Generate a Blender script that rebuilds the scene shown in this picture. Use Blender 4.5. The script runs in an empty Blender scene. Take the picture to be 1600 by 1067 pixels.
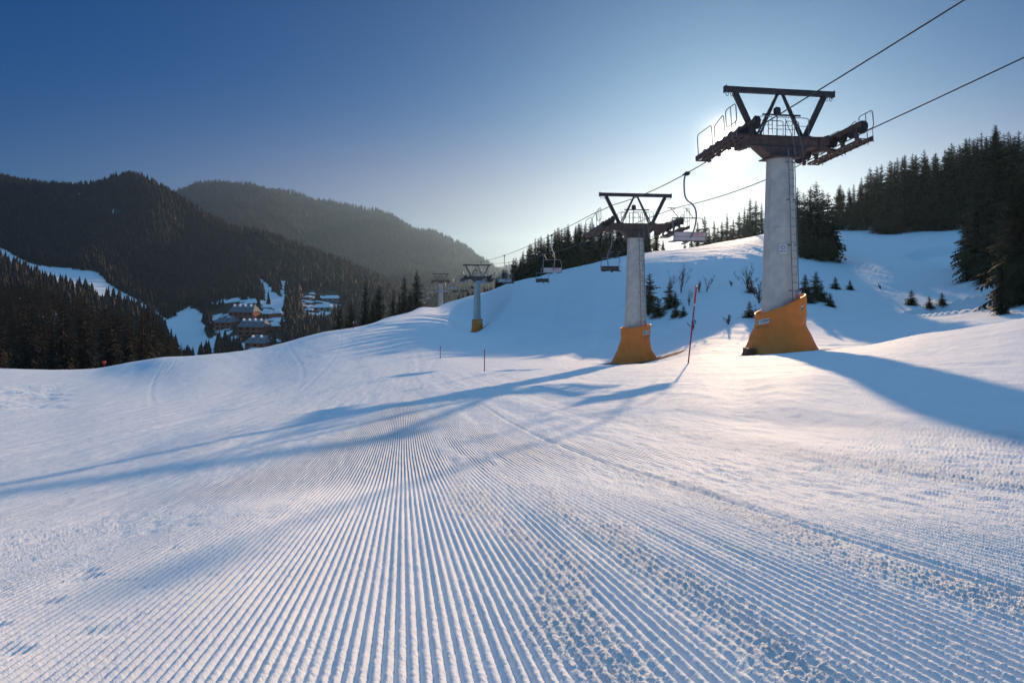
import bpy, bmesh, math, random
import numpy as np
from mathutils import Vector, Matrix
random.seed(7); rng = np.random.default_rng(7)
S = bpy.context.scene
COL = S.collection
F, VH = 1067.0, 430.0          # focal length and horizon row, in pixels of the 1600 px wide photograph
SUN = Vector((0.316, 1.0, 0.195)).normalized()
LINE_K = -0.185                # lift line: x = 10.2 + LINE_K*(y-26)
ROTL = math.atan(0.185)

# ------------------------------------------------------------------ helpers
def tag(o, label=None, cat=None, group=None, kind=None):
    if label: o['label'] = label
    if cat: o['category'] = cat
    if group: o['group'] = group
    if kind: o['kind'] = kind
    return o
def link(name, me, parent=None, loc=None):
    o = bpy.data.objects.new(name, me); COL.objects.link(o)
    if parent: o.parent = parent
    if loc is not None: o.location = loc
    return o
def empty(name, loc, rz=0.0, scale=1.0):
    o = bpy.data.objects.new(name, None); COL.objects.link(o)
    o.location = loc; o.rotation_euler = (0, 0, rz); o.scale = (scale,)*3; o.empty_display_size = .3
    return o
def copy_tree(o, parent=None, drop=()):
    c = o.copy(); COL.objects.link(c); c.parent = parent
    for ch in list(o.children):
        if ch.name.split('.')[0] in drop: continue
        copy_tree(ch, c)
    return c
def np_mesh(name, verts, faces, mat, smooth=False, attrs=None):
    """verts Nx3, faces MxK (K = 3 or 4), fast"""
    me = bpy.data.meshes.new(name)
    verts = np.ascontiguousarray(verts, dtype=np.float32); faces = np.ascontiguousarray(faces, dtype=np.int32)
    n, k = faces.shape
    me.vertices.add(len(verts)); me.vertices.foreach_set('co', verts.ravel())
    me.loops.add(n*k); me.loops.foreach_set('vertex_index', faces.ravel())
    me.polygons.add(n); me.polygons.foreach_set('loop_start', np.arange(0, n*k, k, dtype=np.int32))
    me.polygons.foreach_set('loop_total', np.full(n, k, dtype=np.int32))
    if smooth: me.polygons.foreach_set('use_smooth', np.ones(n, dtype=bool))
    for an, av in (attrs or {}).items():
        a = me.attributes.new(an, 'FLOAT', 'POINT'); a.data.foreach_set('value', np.ascontiguousarray(av, dtype=np.float32).ravel())
    me.update(calc_edges=True)
    if mat: me.materials.append(mat)
    return me
class MB:
    def __init__(s): s.v = []; s.f = []
    def add(s, vs, fs):
        b = len(s.v); s.v += [tuple(v) for v in vs]; s.f += [tuple(b+i for i in f) for f in fs]
    def box(s, c, d, rot=None):
        hx, hy, hz = d[0]/2, d[1]/2, d[2]/2
        vs = [Vector((x, y, z)) for x in (-hx, hx) for y in (-hy, hy) for z in (-hz, hz)]
        if rot is not None: vs = [rot @ v for v in vs]
        vs = [v + Vector(c) for v in vs]
        s.add(vs, [(0,1,3,2),(4,6,7,5),(0,4,5,1),(2,3,7,6),(0,2,6,4),(1,5,7,3)])
    def bar(s, a, b, w, h=None, up=(0, 0, 1)):
        a, b = Vector(a), Vector(b); h = h or w; d = (b-a).normalized(); up = Vector(up)
        x = d.cross(up)
        if x.length < 1e-3: x = d.cross(Vector((0, 1, 0)))
        x.normalize(); y = x.cross(d)
        vs = [p + x*sx*w/2 + y*sy*h/2 for p in (a, b) for sx, sy in ((-1,-1),(1,-1),(1,1),(-1,1))]
        s.add(vs, [(0,3,2,1),(4,5,6,7),(0,1,5,4),(1,2,6,5),(2,3,7,6),(3,0,4,7)])
    def tube(s, pts, r, n=8, closed=False):
        pts = [Vector(p) for p in pts]; m = len(pts); rings = []
        prev = None
        for i, p in enumerate(pts):
            if closed: d = pts[(i+1) % m] - pts[i-1]
            else: d = pts[min(i+1, m-1)] - pts[max(i-1, 0)]
            d.normalize()
            if prev is None:
                x = d.orthogonal().normalized()
            else:
                x = prev - d*prev.dot(d)
                x = x.normalized() if x.length > 1e-5 else d.orthogonal().normalized()
            prev = x; y = d.cross(x)
            rr = r[i] if isinstance(r, (list, tuple)) else r
            rings.append([p + (x*math.cos(t) + y*math.sin(t))*rr for t in [2*math.pi*k/n for k in range(n)]])
        b = len(s.v)
        for rg in rings: s.v += [tuple(v) for v in rg]
        cnt = m if closed else m-1
        for i in range(cnt):
            j = (i+1) % m
            for k in range(n):
                s.f.append((b+i*n+k, b+i*n+(k+1) % n, b+j*n+(k+1) % n, b+j*n+k))
        if not closed:
            s.f.append(tuple(b+k for k in reversed(range(n)))); s.f.append(tuple(b+(m-1)*n+k for k in range(n)))
    def lathe(s, prof, origin, axis, n=24):
        """prof list of (radius, along axis)"""
        axis = Vector(axis).normalized(); x = axis.orthogonal().normalized(); y = axis.cross(x); o = Vector(origin)
        b = len(s.v)
        for r, h in prof:
            for k in range(n):
                t = 2*math.pi*k/n; s.v.append(tuple(o + axis*h + (x*math.cos(t)+y*math.sin(t))*r))
        for i in range(len(prof)-1):
            for k in range(n): s.f.append((b+i*n+k, b+i*n+(k+1) % n, b+(i+1)*n+(k+1) % n, b+(i+1)*n+k))
        s.f.append(tuple(b+k for k in reversed(range(n)))); s.f.append(tuple(b+(len(prof)-1)*n+k for k in range(n)))
    def build(s, name, mat, parent=None, bevel=0.0, smooth=False):
        me = bpy.data.meshes.new(name); me.from_pydata(s.v, [], s.f); me.update()
        bm = bmesh.new(); bm.from_mesh(me); bmesh.ops.recalc_face_normals(bm, faces=bm.faces)
        if bevel: bmesh.ops.bevel(bm, geom=[e for e in bm.edges if len(e.link_faces) == 2 and e.calc_face_angle(0) > .6], offset=bevel, segments=1, affect='EDGES')
        bm.to_mesh(me); bm.free(); me.materials.append(mat)
        if smooth:
            for p in me.polygons: p.use_smooth = len(p.vertices) <= 4
        return link(name, me, parent)
def arc(pts, r, n=5):
    """round the inner corners of a polyline"""
    pts = [Vector(p) for p in pts]; out = [pts[0]]
    for i in range(1, len(pts)-1):
        a, p, b = pts[i-1], pts[i], pts[i+1]
        d1 = (a-p); d2 = (b-p); rr = min(r, d1.length*.45, d2.length*.45)
        s1 = p + d1.normalized()*rr; s2 = p + d2.normalized()*rr
        for k in range(n+1):
            t = k/n; out.append(s1*(1-t)**2 + p*2*t*(1-t) + s2*t*t)
    out.append(pts[-1]); return out
def text_mesh(txt, size, extrude=0.002):
    cu = bpy.data.curves.new('t', 'FONT'); cu.body = txt; cu.size = size; cu.extrude = extrude; cu.align_x = 'CENTER'; cu.align_y = 'CENTER'
    o = bpy.data.objects.new('t', cu); COL.objects.link(o)
    dg = bpy.context.evaluated_depsgraph_get(); me = bpy.data.meshes.new_from_object(o.evaluated_get(dg))
    bpy.data.objects.remove(o); return me

# ------------------------------------------------------------------ noise
def _hash(ix, iy, seed):
    h = (ix.astype(np.int64)*374761393 + iy.astype(np.int64)*668265263 + seed*1442695041) & 0xffffffff
    h = ((h ^ (h >> 13)) * 1274126177) & 0xffffffff
    h = h ^ (h >> 16)
    return (h & 0xffff)/65535.0
def vnoise(x, y, seed=0):
    ix = np.floor(x); iy = np.floor(y); fx = x-ix; fy = y-iy
    fx = fx*fx*fx*(fx*(fx*6-15)+10); fy = fy*fy*fy*(fy*(fy*6-15)+10)
    a = _hash(ix, iy, seed); b = _hash(ix+1, iy, seed); c = _hash(ix, iy+1, seed); d = _hash(ix+1, iy+1, seed)
    return (a*(1-fx)+b*fx)*(1-fy) + (c*(1-fx)+d*fx)*fy - .5
def fbm(x, y, o=4, seed=0):
    r = 0; a = 1.0
    for i in range(o):
        c, s = math.cos(1.1*i+.4), math.sin(1.1*i+.4)
        r = r + a*vnoise((x*c-y*s)*2**i + 17.3*i, (x*s+y*c)*2**i - 9.1*i, seed+i); a *= .5
    return r
def sstep(a, b, x):
    t = np.clip((x-a)/(b-a), 0, 1); return t*t*(3-2*t)

# ------------------------------------------------------------------ terrain heights
def zn(x, y): return -.5 - .17*y + .10*x*(.6+.4*np.clip(y/5, 0, 1)) if y <= 5 else -1.35 - .115*(y-5) + .10*x
COLS = {
-1200: [(10,760),(20,720),(40,660),(60,630),(90,605),(130,590),(200,520),(300,430),(420,380),(600,350),(800,290),(1000,270),(1400,380),(2500,380),(4000,425),(6000,436)],
-400: [(10,735),(20,690),(40,638),(60,610),(90,588),(130,585),(200,520),(300,430),(420,398),(520,400),(600,390),(800,320),(960,285),(1200,400),(2500,380),(4000,430),(6000,436)],
0: [(10,712),(20,662),(40,620),(60,598),(90,577),(105,576),(130,582),(180,560),(260,500),(340,462),(400,452),(450,440),(530,420),(590,400),(640,388),(760,345),(950,287),(1250,400),(2500,360),(4000,430),(6000,436)],
90: [(10,706),(20,656),(40,618),(60,596),(85,579),(100,578),(125,584),(180,562),(250,512),(310,485),(400,475),(480,452),(560,432),(620,412),(760,360),(950,305),(1250,400),(2500,360),(4000,430),(6000,436)],
150: [(10,700),(20,650),(40,613),(60,592),(80,577),(95,576),(120,584),(170,566),(240,528),(290,512),(360,520),(450,498),(540,455),(600,425),(740,365),(920,300),(1250,400),(2500,355),(4000,430),(6000,436)],
205: [(10,695),(20,646),(40,608),(60,583),(75,567),(88,567),(110,580),(160,570),(220,545),(270,538),(340,555),(430,540),(520,480),(600,450),(740,365),(900,282),(1200,400),(2500,345),(4000,430),(6000,436)],
250: [(10,690),(20,643),(40,603),(58,575),(70,560),(82,561),(110,590),(160,590),(220,570),(270,570),(340,580),(420,560),(500,505),(560,474),(620,455),(740,380),(900,298),(1200,400),(2500,330),(4000,430),(6000,436)],
300: [(10,685),(20,640),(40,597),(56,570),(68,557),(80,559),(110,600),(200,620),(300,600),(400,565),(500,510),(560,478),(620,460),(800,390),(900,325),(1200,400),(2500,308),(4000,430),(6000,436)],
400: [(10,675),(20,633),(35,600),(50,573),(62,555),(70,546),(80,548),(105,600),(200,620),(300,590),(380,555),(450,520),(520,482),(600,457),(750,412),(880,374),(1200,410),(2500,306),(4000,430),(6000,436)],
520: [(10,663),(20,620),(32,588),(45,562),(60,538),(75,518),(86,519),(110,560),(200,590),(300,575),(400,540),(500,500),(600,470),(750,430),(850,412),(1100,440),(1700,410),(2500,328),(4000,430),(6000,436)],
600: [(10,655),(20,610),(30,586),(45,558),(60,535),(78,512),(92,502),(106,498),(118,502),(140,540),(200,570),(400,545),(600,480),(750,450),(900,447),(1100,460),(1600,420),(2500,348),(4000,430),(6000,436)],
650: [(10,650),(15,622),(20,606),(30,583),(45,556),(60,534),(80,514),(100,497),(122,486),(142,483),(155,489),(180,540),(250,570),(600,500),(1000,460),(1600,430),(2500,363),(4000,430),(6000,436)],
690: [(10,646),(15,618),(20,602),(30,580),(45,557),(60,540),(80,518),(100,505),(125,492),(148,480),(165,477),(195,500),(300,560),(600,500),(1000,465),(1600,440),(2500,375),(4000,428),(6000,436)],
747: [(10,641),(15,612),(20,598),(30,578),(45,560),(60,547),(80,533),(98,524),(112,517),(123,498),(134,476),(144,463),(156,459),(180,480),(300,560),(600,500),(1000,465),(1700,450),(2600,408),(4000,432),(6000,437)],
800: [(10,638),(15,609),(20,596),(30,577),(42,563),(58,549),(73,540),(89,514),(103,481),(116,456),(128,443),(141,441),(168,460),(300,540),(600,500),(1000,470),(2600,442),(4000,418),(6000,438)],
850: [(10,635),(15,607),(20,594),(30,576),(40,567),(54,552),(68,537),(79,512),(89,486),(100,459),(111,438),(121,430),(142,438),(300,520),(600,490),(1000,470),(2600,446),(4000,420),(6000,438)],
940: [(10,628),(15,603),(20,590),(30,573),(41,569),(49,556),(57,538),(68,497),(82,448),(96,417),(108,408),(128,411),(250,480),(600,480),(1000,465),(2600,445),(4000,437),(6000,438)],
1010: [(10,618),(15,592),(20,579),(30,568),(41,565),(47,552),(54,532),(64,480),(77,430),(92,403),(108,395),(130,397),(220,450),(600,470),(1000,460),(2600,445),(4000,437),(6000,438)],
1100: [(10,603),(15,577),(20,564),(26,558),(34,552),(42,537),(49,515),(57,480),(67,432),(77,403),(88,389),(100,384),(120,388),(220,420),(600,450),(1000,455),(2600,445),(4000,437),(6000,438)],
1160: [(10,597),(15,570),(20,559),(26,555),(32,549),(40,533),(47,505),(55,470),(66,424),(76,397),(87,380),(102,374),(125,376),(220,400),(600,430),(1000,450),(2600,445),(4000,437),(6000,438)],
1222: [(8,598),(10,583),(15,561),(20,553),(26,551),(32,544),(39,531),(46,508),(56,470),(67,425),(78,397),(92,380),(112,364),(145,355),(220,370),(600,410),(1000,440),(2600,445),(4000,437),(6000,438)],
1350: [(8,592),(10,574),(14,551),(18,542),(22,541),(28,545),(35,539),(42,524),(50,500),(60,460),(72,428),(86,398),(103,368),(122,352),(150,347),(220,365),(600,400),(1000,440),(2600,445),(4000,437),(6000,438)],
1450: [(8,583),(10,562),(13,535),(16,523),(18.5,521),(22,527),(29,533),(37,522),(45,502),(54,482),(63,455),(76,412),(92,375),(112,352),(135,339),(220,365),(600,400),(1000,440),(2600,445),(4000,437),(6000,438)],
1530: [(8,573),(10,545),(12.5,520),(14.7,510),(17,512),(24,525),(33,516),(42,494),(51,468),(63,430),(76,400),(94,362),(114,336),(140,325),(220,365),(600,400),(1000,440),(2600,445),(4000,437),(6000,438)],
1600: [(8,560),(10,528),(12,505),(13.5,498),(16,502),(24,517),(34,504),(44,474),(58,428),(78,384),(110,342),(140,335),(220,360),(600,400),(1000,440),(2600,445),(4000,437),(6000,438)],
1800: [(8,525),(10,495),(12,478),(14,475),(24,490),(35,470),(58,405),(110,320),(160,310),(600,390),(1000,440),(2600,445),(4000,437),(6000,438)],
2600: [(8,440),(12,420),(24,420),(58,360),(110,300),(600,350),(1000,440),(2600,445),(4000,437),(6000,438)],
}
CU = np.array(sorted(COLS), float)
def _slopes(x, Y):
    """pchip slopes, Y shape (n, ...)"""
    h = np.diff(x); hs = h.reshape((-1,)+(1,)*(Y.ndim-1)); d = np.diff(Y, axis=0)/hs
    m = np.zeros_like(Y)
    w1 = 2*hs[1:]+hs[:-1]; w2 = hs[1:]+2*hs[:-1]
    with np.errstate(divide='ignore', invalid='ignore'):
        hm = (w1+w2)/(w1/d[:-1]+w2/d[1:])
    m[1:-1] = np.where(d[:-1]*d[1:] > 0, hm, 0); m[0] = d[0]; m[-1] = d[-1]
    return m
_COLI = []
for u in CU:
    kn = [(yy, zn(yy*(u-800)/F, yy)) for yy in (.3, .6, 1, 1.6, 2.4, 3.4, 4.4, 5.4)] + [(a, (VH-b)/F*a) for a, b in COLS[int(u)]]
    ly = np.log(np.array([k[0] for k in kn])); zz = np.array([k[1] for k in kn]) 
    e = zz/np.exp(ly)             # interpolate the elevation slope
    e0 = zz
    _COLI.append((ly, e0, _slopes(ly, e0)))
def _ev(ly, z, m, q):
    i = np.clip(np.searchsorted(ly, q)-1, 0, len(ly)-2); h = ly[i+1]-ly[i]; t = np.clip((q-ly[i])/h, 0, 1.0)
    t2, t3 = t*t, t*t*t
    return (2*t3-3*t2+1)*z[i] + (t3-2*t2+t)*h*m[i] + (-2*t3+3*t2)*z[i+1] + (t3-t2)*h*m[i+1]
def _catmull(x, Y):
    m = np.zeros_like(Y); h = np.diff(x).reshape((-1,)+(1,)*(Y.ndim-1)); d = np.diff(Y, axis=0)/h
    m[1:-1] = (d[:-1]*h[1:]+d[1:]*h[:-1])/(h[1:]+h[:-1]); m[0] = d[0]; m[-1] = d[-1]; return m
def base_uy(u, y):
    """u, y same shape arrays -> z without relief"""
    u = np.clip(np.asarray(u, float), CU[0], CU[-1]); y = np.asarray(y, float); q = np.log(np.maximum(y, .3))
    V = np.stack([_ev(*c, q) for c in _COLI]); M = _catmull(CU, V)
    i = np.clip(np.searchsorted(CU, u)-1, 0, len(CU)-2)
    h = CU[i+1]-CU[i]; t = (u-CU[i])/h; t2, t3 = t*t, t*t*t
    g = lambda A, k: np.take_along_axis(A, k[None], 0)[0]
    return (2*t3-3*t2+1)*g(V, i) + (t3-2*t2+t)*h*g(M, i) + (-2*t3+3*t2)*g(V, i+1) + (t3-t2)*h*g(M, i+1)
def relief(x, y):
    far = sstep(350, 900, y); mid = sstep(12, 40, y)
    z = fbm(x/11, y/11, 2, 3)*.07*mid*(1-far)*(.35+.65*sstep(-2, 8, x)) + far*(fbm(x/120, y/120, 4, 11)*22*np.clip(y/1500, .3, 2))*sstep(300, 1000, y)
    z = z + mid*(1-far)*(fbm(x/.9+y/2.5, y/3.2, 3, 5)*(.07+.04*sstep(58, 78, y))*(.3+.7*sstep(-2, 8, x)))           # wind crust streaks
    # chopped snow at the far left of the piste
    z = z + fbm(x/.9, y/1.2, 3, 8)*.14*sstep(.61, .68, -x/y)*sstep(24, 30, y)*(1-sstep(50, 62, y))
    # ski tracks curving down the piste
    for x0, y0, y1, a, b, w in TRACKS:
        xt = x0 + a*(y-y0) + b*.7*np.sin((y-y0)/14.0+y0); d = (x-xt)/w
        z = z + (-.007*np.exp(-d*d) + .003*np.exp(-(d-1.6)**2) + .003*np.exp(-(d+1.6)**2))*sstep(y0, y0+4, y)*(1-sstep(y1-6, y1, y))
    for ax, ay, bx, by, w, dz in LINES:
        L = math.hypot(bx-ax, by-ay); dx, dy = (bx-ax)/L, (by-ay)/L
        t = (x-ax)*dx+(y-ay)*dy; d = ((x-ax)*dy-(y-ay)*dx + .5*np.sin(t*.21+ax))/w
        z = z + dz*np.exp(-d*d)*sstep(0, 4, t)*(1-sstep(L-4, L, t))
    for cx, cy, rx, ry, dz in TERR:
        rr = np.sqrt(((x-cx)/rx)**2+((y-cy)/ry)**2) + .08*vnoise(x*.5, y*.5, 4)
        z = z - dz*(1-sstep(.86, 1.02, rr)) + dz*.3*np.exp(-((rr-1.06)/.06)**2)
    return z
LINES = [(20.5, 45.5, 34.0, 55.5, .22, -.12), (2.0, 42, 17, 101, .55, .10), (3.4, 44, 19, 98, .35, -.06), (12.5, 50, 17, 92, .3, -.07), (21, 62, 40, 86, .3, -.09), (26, 52, 30, 90, .28, -.08), (-1, 52, 9, 104, .35, -.06), (-6, 58, 1, 105, .3, -.05), (14, 34, 31, 37, .18, -.05), (12, 31, 30, 33.5, .15, -.05), (9, 33, 24, 39, .15, .04)]
TERR = [(51.5, 79, 5.2, 5.0, .8), (33.0, 49.5, 3.6, 4.2, .6)]
TRACKS = [(-11.5, 22, 70, -.50, .9, .13), (-14, 24, 70, -.46, 1.2, .12), (-9, 26, 76, -.30, 1.4, .14), (-7.0, 24, 80, -.24, .8, .12), (-10, 30, 84, -.16, 1.0, .13), (-4, 26, 100, -.14, .7, .15), (-3, 30, 108, -.10, 1.1, .14), (4.5, 44, 104, .03, 1.6, .16), (1.0, 46, 108, .06, 1.3, .15), (-17, 20, 50, -.6, .5, .1), (2.2, 18, 48, .02, .5, .1), (11, 40, 92, .05, 2.2, .2)]
def H(x, y):
    x = np.atleast_1d(np.asarray(x, float)); y = np.atleast_1d(np.asarray(y, float))
    return base_uy(800+F*x/y, y) + relief(x, y)
def HH(x, y): return float(H(x, y)[0])
def P(u, v, y): return Vector(((u-800)/F*y, y, (VH-v)/F*y))
def ground_at(u, v, y0, y1):
    ys = np.linspace(y0, y1, 600); xs = ys*(u-800)/F; vv = VH - F*H(xs, ys)/ys
    i = int(np.argmax(vv <= v)) if (vv <= v).any() else int(np.argmin(abs(vv-v)))
    return xs[i], ys[i], HH(xs[i], ys[i])
def inpoly(px, py, poly):
    px = np.asarray(px); py = np.asarray(py); r = np.zeros(px.shape, bool); n = len(poly)
    for i in range(n):
        x1, y1 = poly[i]; x2, y2 = poly[i-1]
        if y1 == y2: continue
        c = ((y1 > py) != (y2 > py)) & (px < (x2-x1)*(py-y1)/(y2-y1)+x1); r ^= c
    return r

# ------------------------------------------------------------------ materials
def mat(name, col, rough=.6, metal=0.0, noise=0.0, nscale=8.0, bump=0.0, col2=None, spec=.5):
    m = bpy.data.materials.new(name); m.use_nodes = True; nt = m.node_tree; b = nt.nodes['Principled BSDF']
    b.inputs['Base Color'].default_value = (*col, 1); b.inputs['Roughness'].default_value = rough; b.inputs['Metallic'].default_value = metal
    b.inputs['Specular IOR Level'].default_value = spec
    if noise or bump or col2:
        tc = nt.nodes.new('ShaderNodeTexCoord'); n = nt.nodes.new('ShaderNodeTexNoise'); n.inputs['Scale'].default_value = nscale; n.inputs['Detail'].default_value = 5
        n.inputs['Roughness'].default_value = .65
        nt.links.new(tc.outputs['Object'], n.inputs['Vector'])
        r = nt.nodes.new('ShaderNodeValToRGB'); c2 = col2 or tuple(c*(1-noise) for c in col)
        r.color_ramp.elements[0].position = .35; r.color_ramp.elements[1].position = .65
        r.color_ramp.elements[0].color = (*c2, 1); r.color_ramp.elements[1].color = (*col, 1)
        nt.links.new(n.outputs['Fac'], r.inputs['Fac']); nt.links.new(r.outputs['Color'], b.inputs['Base Color'])
        if bump:
            bp = nt.nodes.new('ShaderNodeBump'); bp.inputs['Strength'].default_value = bump; bp.inputs['Distance'].default_value = .02
            nt.links.new(n.outputs['Fac'], bp.inputs['Height']); nt.links.new(bp.outputs['Normal'], b.inputs['Normal'])
    return m
M = dict(
 steel=mat('galvanised_steel', (.30,.30,.31), .5, .3, .3, 3),
 shaft=mat('tower_paint', (.78,.71,.62), .55, .15, .22, 2.2, .1),
 dark=mat('dark_steel', (.10,.08,.075), .55, .4, .4, 6),
 brown=mat('rusty_steel', (.19,.125,.10), .7, .2, .45, 7),
 rubber=mat('black_rubber', (.045,.035,.033), .7),
 rope=mat('steel_rope', (.07,.065,.06), .5, .6),
 orange=mat('orange_padding', (1.0,.275,.035), .5, 0, .12, 2.5, .25),
 white=mat('white_sheet', (.75,.75,.76), .5), grey=mat('print_grey', (.10,.11,.10), .6), green=mat('print_green', (.12,.22,.08), .6),
 purple=mat('print_purple', (.25,.07,.18), .6), pink=mat('print_red', (.65,.04,.10), .6),
 seat=mat('brown_seat', (.10,.055,.045), .6, 0, .3, 5), backw=mat('white_backrest', (.68,.67,.70), .5, 0, .12, 4),
 red=mat('red_plastic', (.78,.035,.02), .45), crimson=mat('crimson_plastic', (.42,.01,.03), .45), rust=mat('earth_box', (.14,.06,.035), .9),
 earth=mat('bare_earth', (.34,.19,.09), 1, 0, 0, 3, 1, col2=(.12,.06,.03)),
 bark=mat('bark', (.085,.055,.04), .9, 0, .4, 12),
 brick=mat('brick_wall', (.60,.15,.08), .9, 0, .25, .6), plaster=mat('pale_wall', (.45,.42,.38), .9, 0, .2, .5),
 roof=mat('slate_roof', (.15,.14,.15), .8, 0, 0, .35, 0, col2=(.26,.27,.31)), snowroof=mat('snow_cap', (.82,.84,.88), .8), glass=mat('dark_window', (.02,.022,.03), .15),
)
def needles(name, c1, c2):
    m = mat(name, c1, .8, 0, 0, 1.3, 0, col2=c2, spec=.15)
    return m
M['needle'] = needles('spruce_needles', (.080,.075,.036), (.032,.033,.018))
M['needle_b'] = needles('brown_spruce_needles', (.085,.058,.030), (.035,.025,.018))
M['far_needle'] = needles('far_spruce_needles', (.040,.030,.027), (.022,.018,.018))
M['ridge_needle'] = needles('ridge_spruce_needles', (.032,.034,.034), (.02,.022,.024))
M['twig'] = mat('bare_twigs', (.10,.07,.06), .9)
# ------------------------------------------------------------------ ground
SNOW_UV = [[(-60,375),(0,386),(44,411),(101,418),(152,426),(172,446),(236,480),(262,500),(295,476),(316,490),(322,520),(340,560),(282,560),(243,487),(152,459),(67,440),(0,406),(-60,396)],
           [(398,436),(410,436),(446,474),(418,474)], [(437,440),(447,440),(452,474),(440,474)], [(425,462),(446,462),(440,490),(424,480)], [(122,300),(128,300),(128,308),(121,306)], [(176,330),(190,332),(186,338),(176,336)]]
VILLAGE = [(330,472),(380,462),(430,470),(470,470),(478,462),(524,462),(536,482),(500,496),(450,500),(440,552),(326,562)]
def snowmask(u, v, x, y):
    m = np.zeros(np.shape(u))
    j = fbm(x/18, y/18, 2, 21)*9
    for p in SNOW_UV: m = np.maximum(m, inpoly(u+j, v+j*.5, p))
    vil = inpoly(u, v, VILLAGE) & (fbm(x/10, y/10, 3, 31) > .10)
    return np.maximum(m, vil)
def groove_s(x, y):
    return x + .16*y + .012*fbm(x*.8, y*.25, 2, 41)
def ridge_px(x, y):
    # how many picture pixels one ridge spans; the comb pattern is dropped where it is finer than the eye resolves
    g = np.sqrt((y/F)**2 + ((x/y+.16)*y*y/(F*.62))**2); return .0235/g
def near_detail(x, y):
    """corduroy and broken clods on the groomed piste, real relief"""
    s = groove_s(x, y); sp = .0235
    ph = s/sp
    fade = (1 - sstep(3.3, 5.2, y)); res = sstep(2.6, 5.0, ridge_px(x, y)); fade2 = 1 - sstep(5, 9, y)
    # broken zones: seams between the groomer passes + loose patches
    j = fbm(x*2.3, y*1.1, 3, 51)*.16
    band = lambda c, w: np.exp(-((s+j-c)/w)**2)
    br = np.maximum.reduce([band(.36, .07)*1.1, band(.64, .08)*.7, band(1.25, .09), band(2.3, .16)*.9, band(-2.6, .35)*.4, band(3.3, .3)*.7])
    big = fbm(x*1.6, y*.7, 3, 61)
    br = np.clip(br + sstep(.02, .42, big + .09*sstep(.3, 1.5, s) + .08*sstep(1.0, 3.0, -s))*.18, 0, 1)
    br = np.clip(br*(.55+1.2*(vnoise(x*9, y*6, 71)+.5)), 0, 1)
    tri = .5+.5*np.cos(2*np.pi*ph); ridge = tri**.5
    amp = .0100*(.75+.5*(vnoise(s*19, y*1.5, 81)+.5))
    seam = -.012*np.exp(-((s-1.28)/.018)**2) - .008*np.exp(-((s-.02)/.012)**2)*0
    rough = fbm(x*70, y*50, 3, 91)                                # grain of the crumbs
    clod = sum(a*np.abs(vnoise(x*f+3.1*i+y*f*.3, y*f*.8-x*f*.25, 95+i))*2 for i, (f, a) in enumerate(((105, 1), (190, .7), (320, .45))))/1.5
    pit = -np.maximum(0, vnoise(x*14, y*10, 99)-.30)*.05*sstep(-.1, -1.2, s)
    z = ridge*res*amp*(1-br*.4) + br*(clod*.0060 + rough*.0022 + fbm(x*19, y*15, 2, 96)*.0042 - .001) + (rough*.0013 + clod*.0018) + (1-res)*fbm(s*36, y*7, 3, 45)*.0055*(1+1.5*sstep(0, 1.5, s)) + pit
    pas = fbm(s*2.6, y*.12, 3, 47)*.022*sstep(4, 9, y)*(1-sstep(30, 45, y))
    bump_far = pas + fbm(x*6, y*4, 3, 97)*.010*sstep(3, 9, y)
    return (z*fade + (1-fade)*fade2*fbm(s*18, y*2.5, 3, 46)*.009 + br*fbm(x*9, y*7, 3, 44)*.012*fade2*(1-fade) + seam*(1-sstep(9, 14, y)) + bump_far*(1-sstep(25, 40, y))), ph, br
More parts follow.
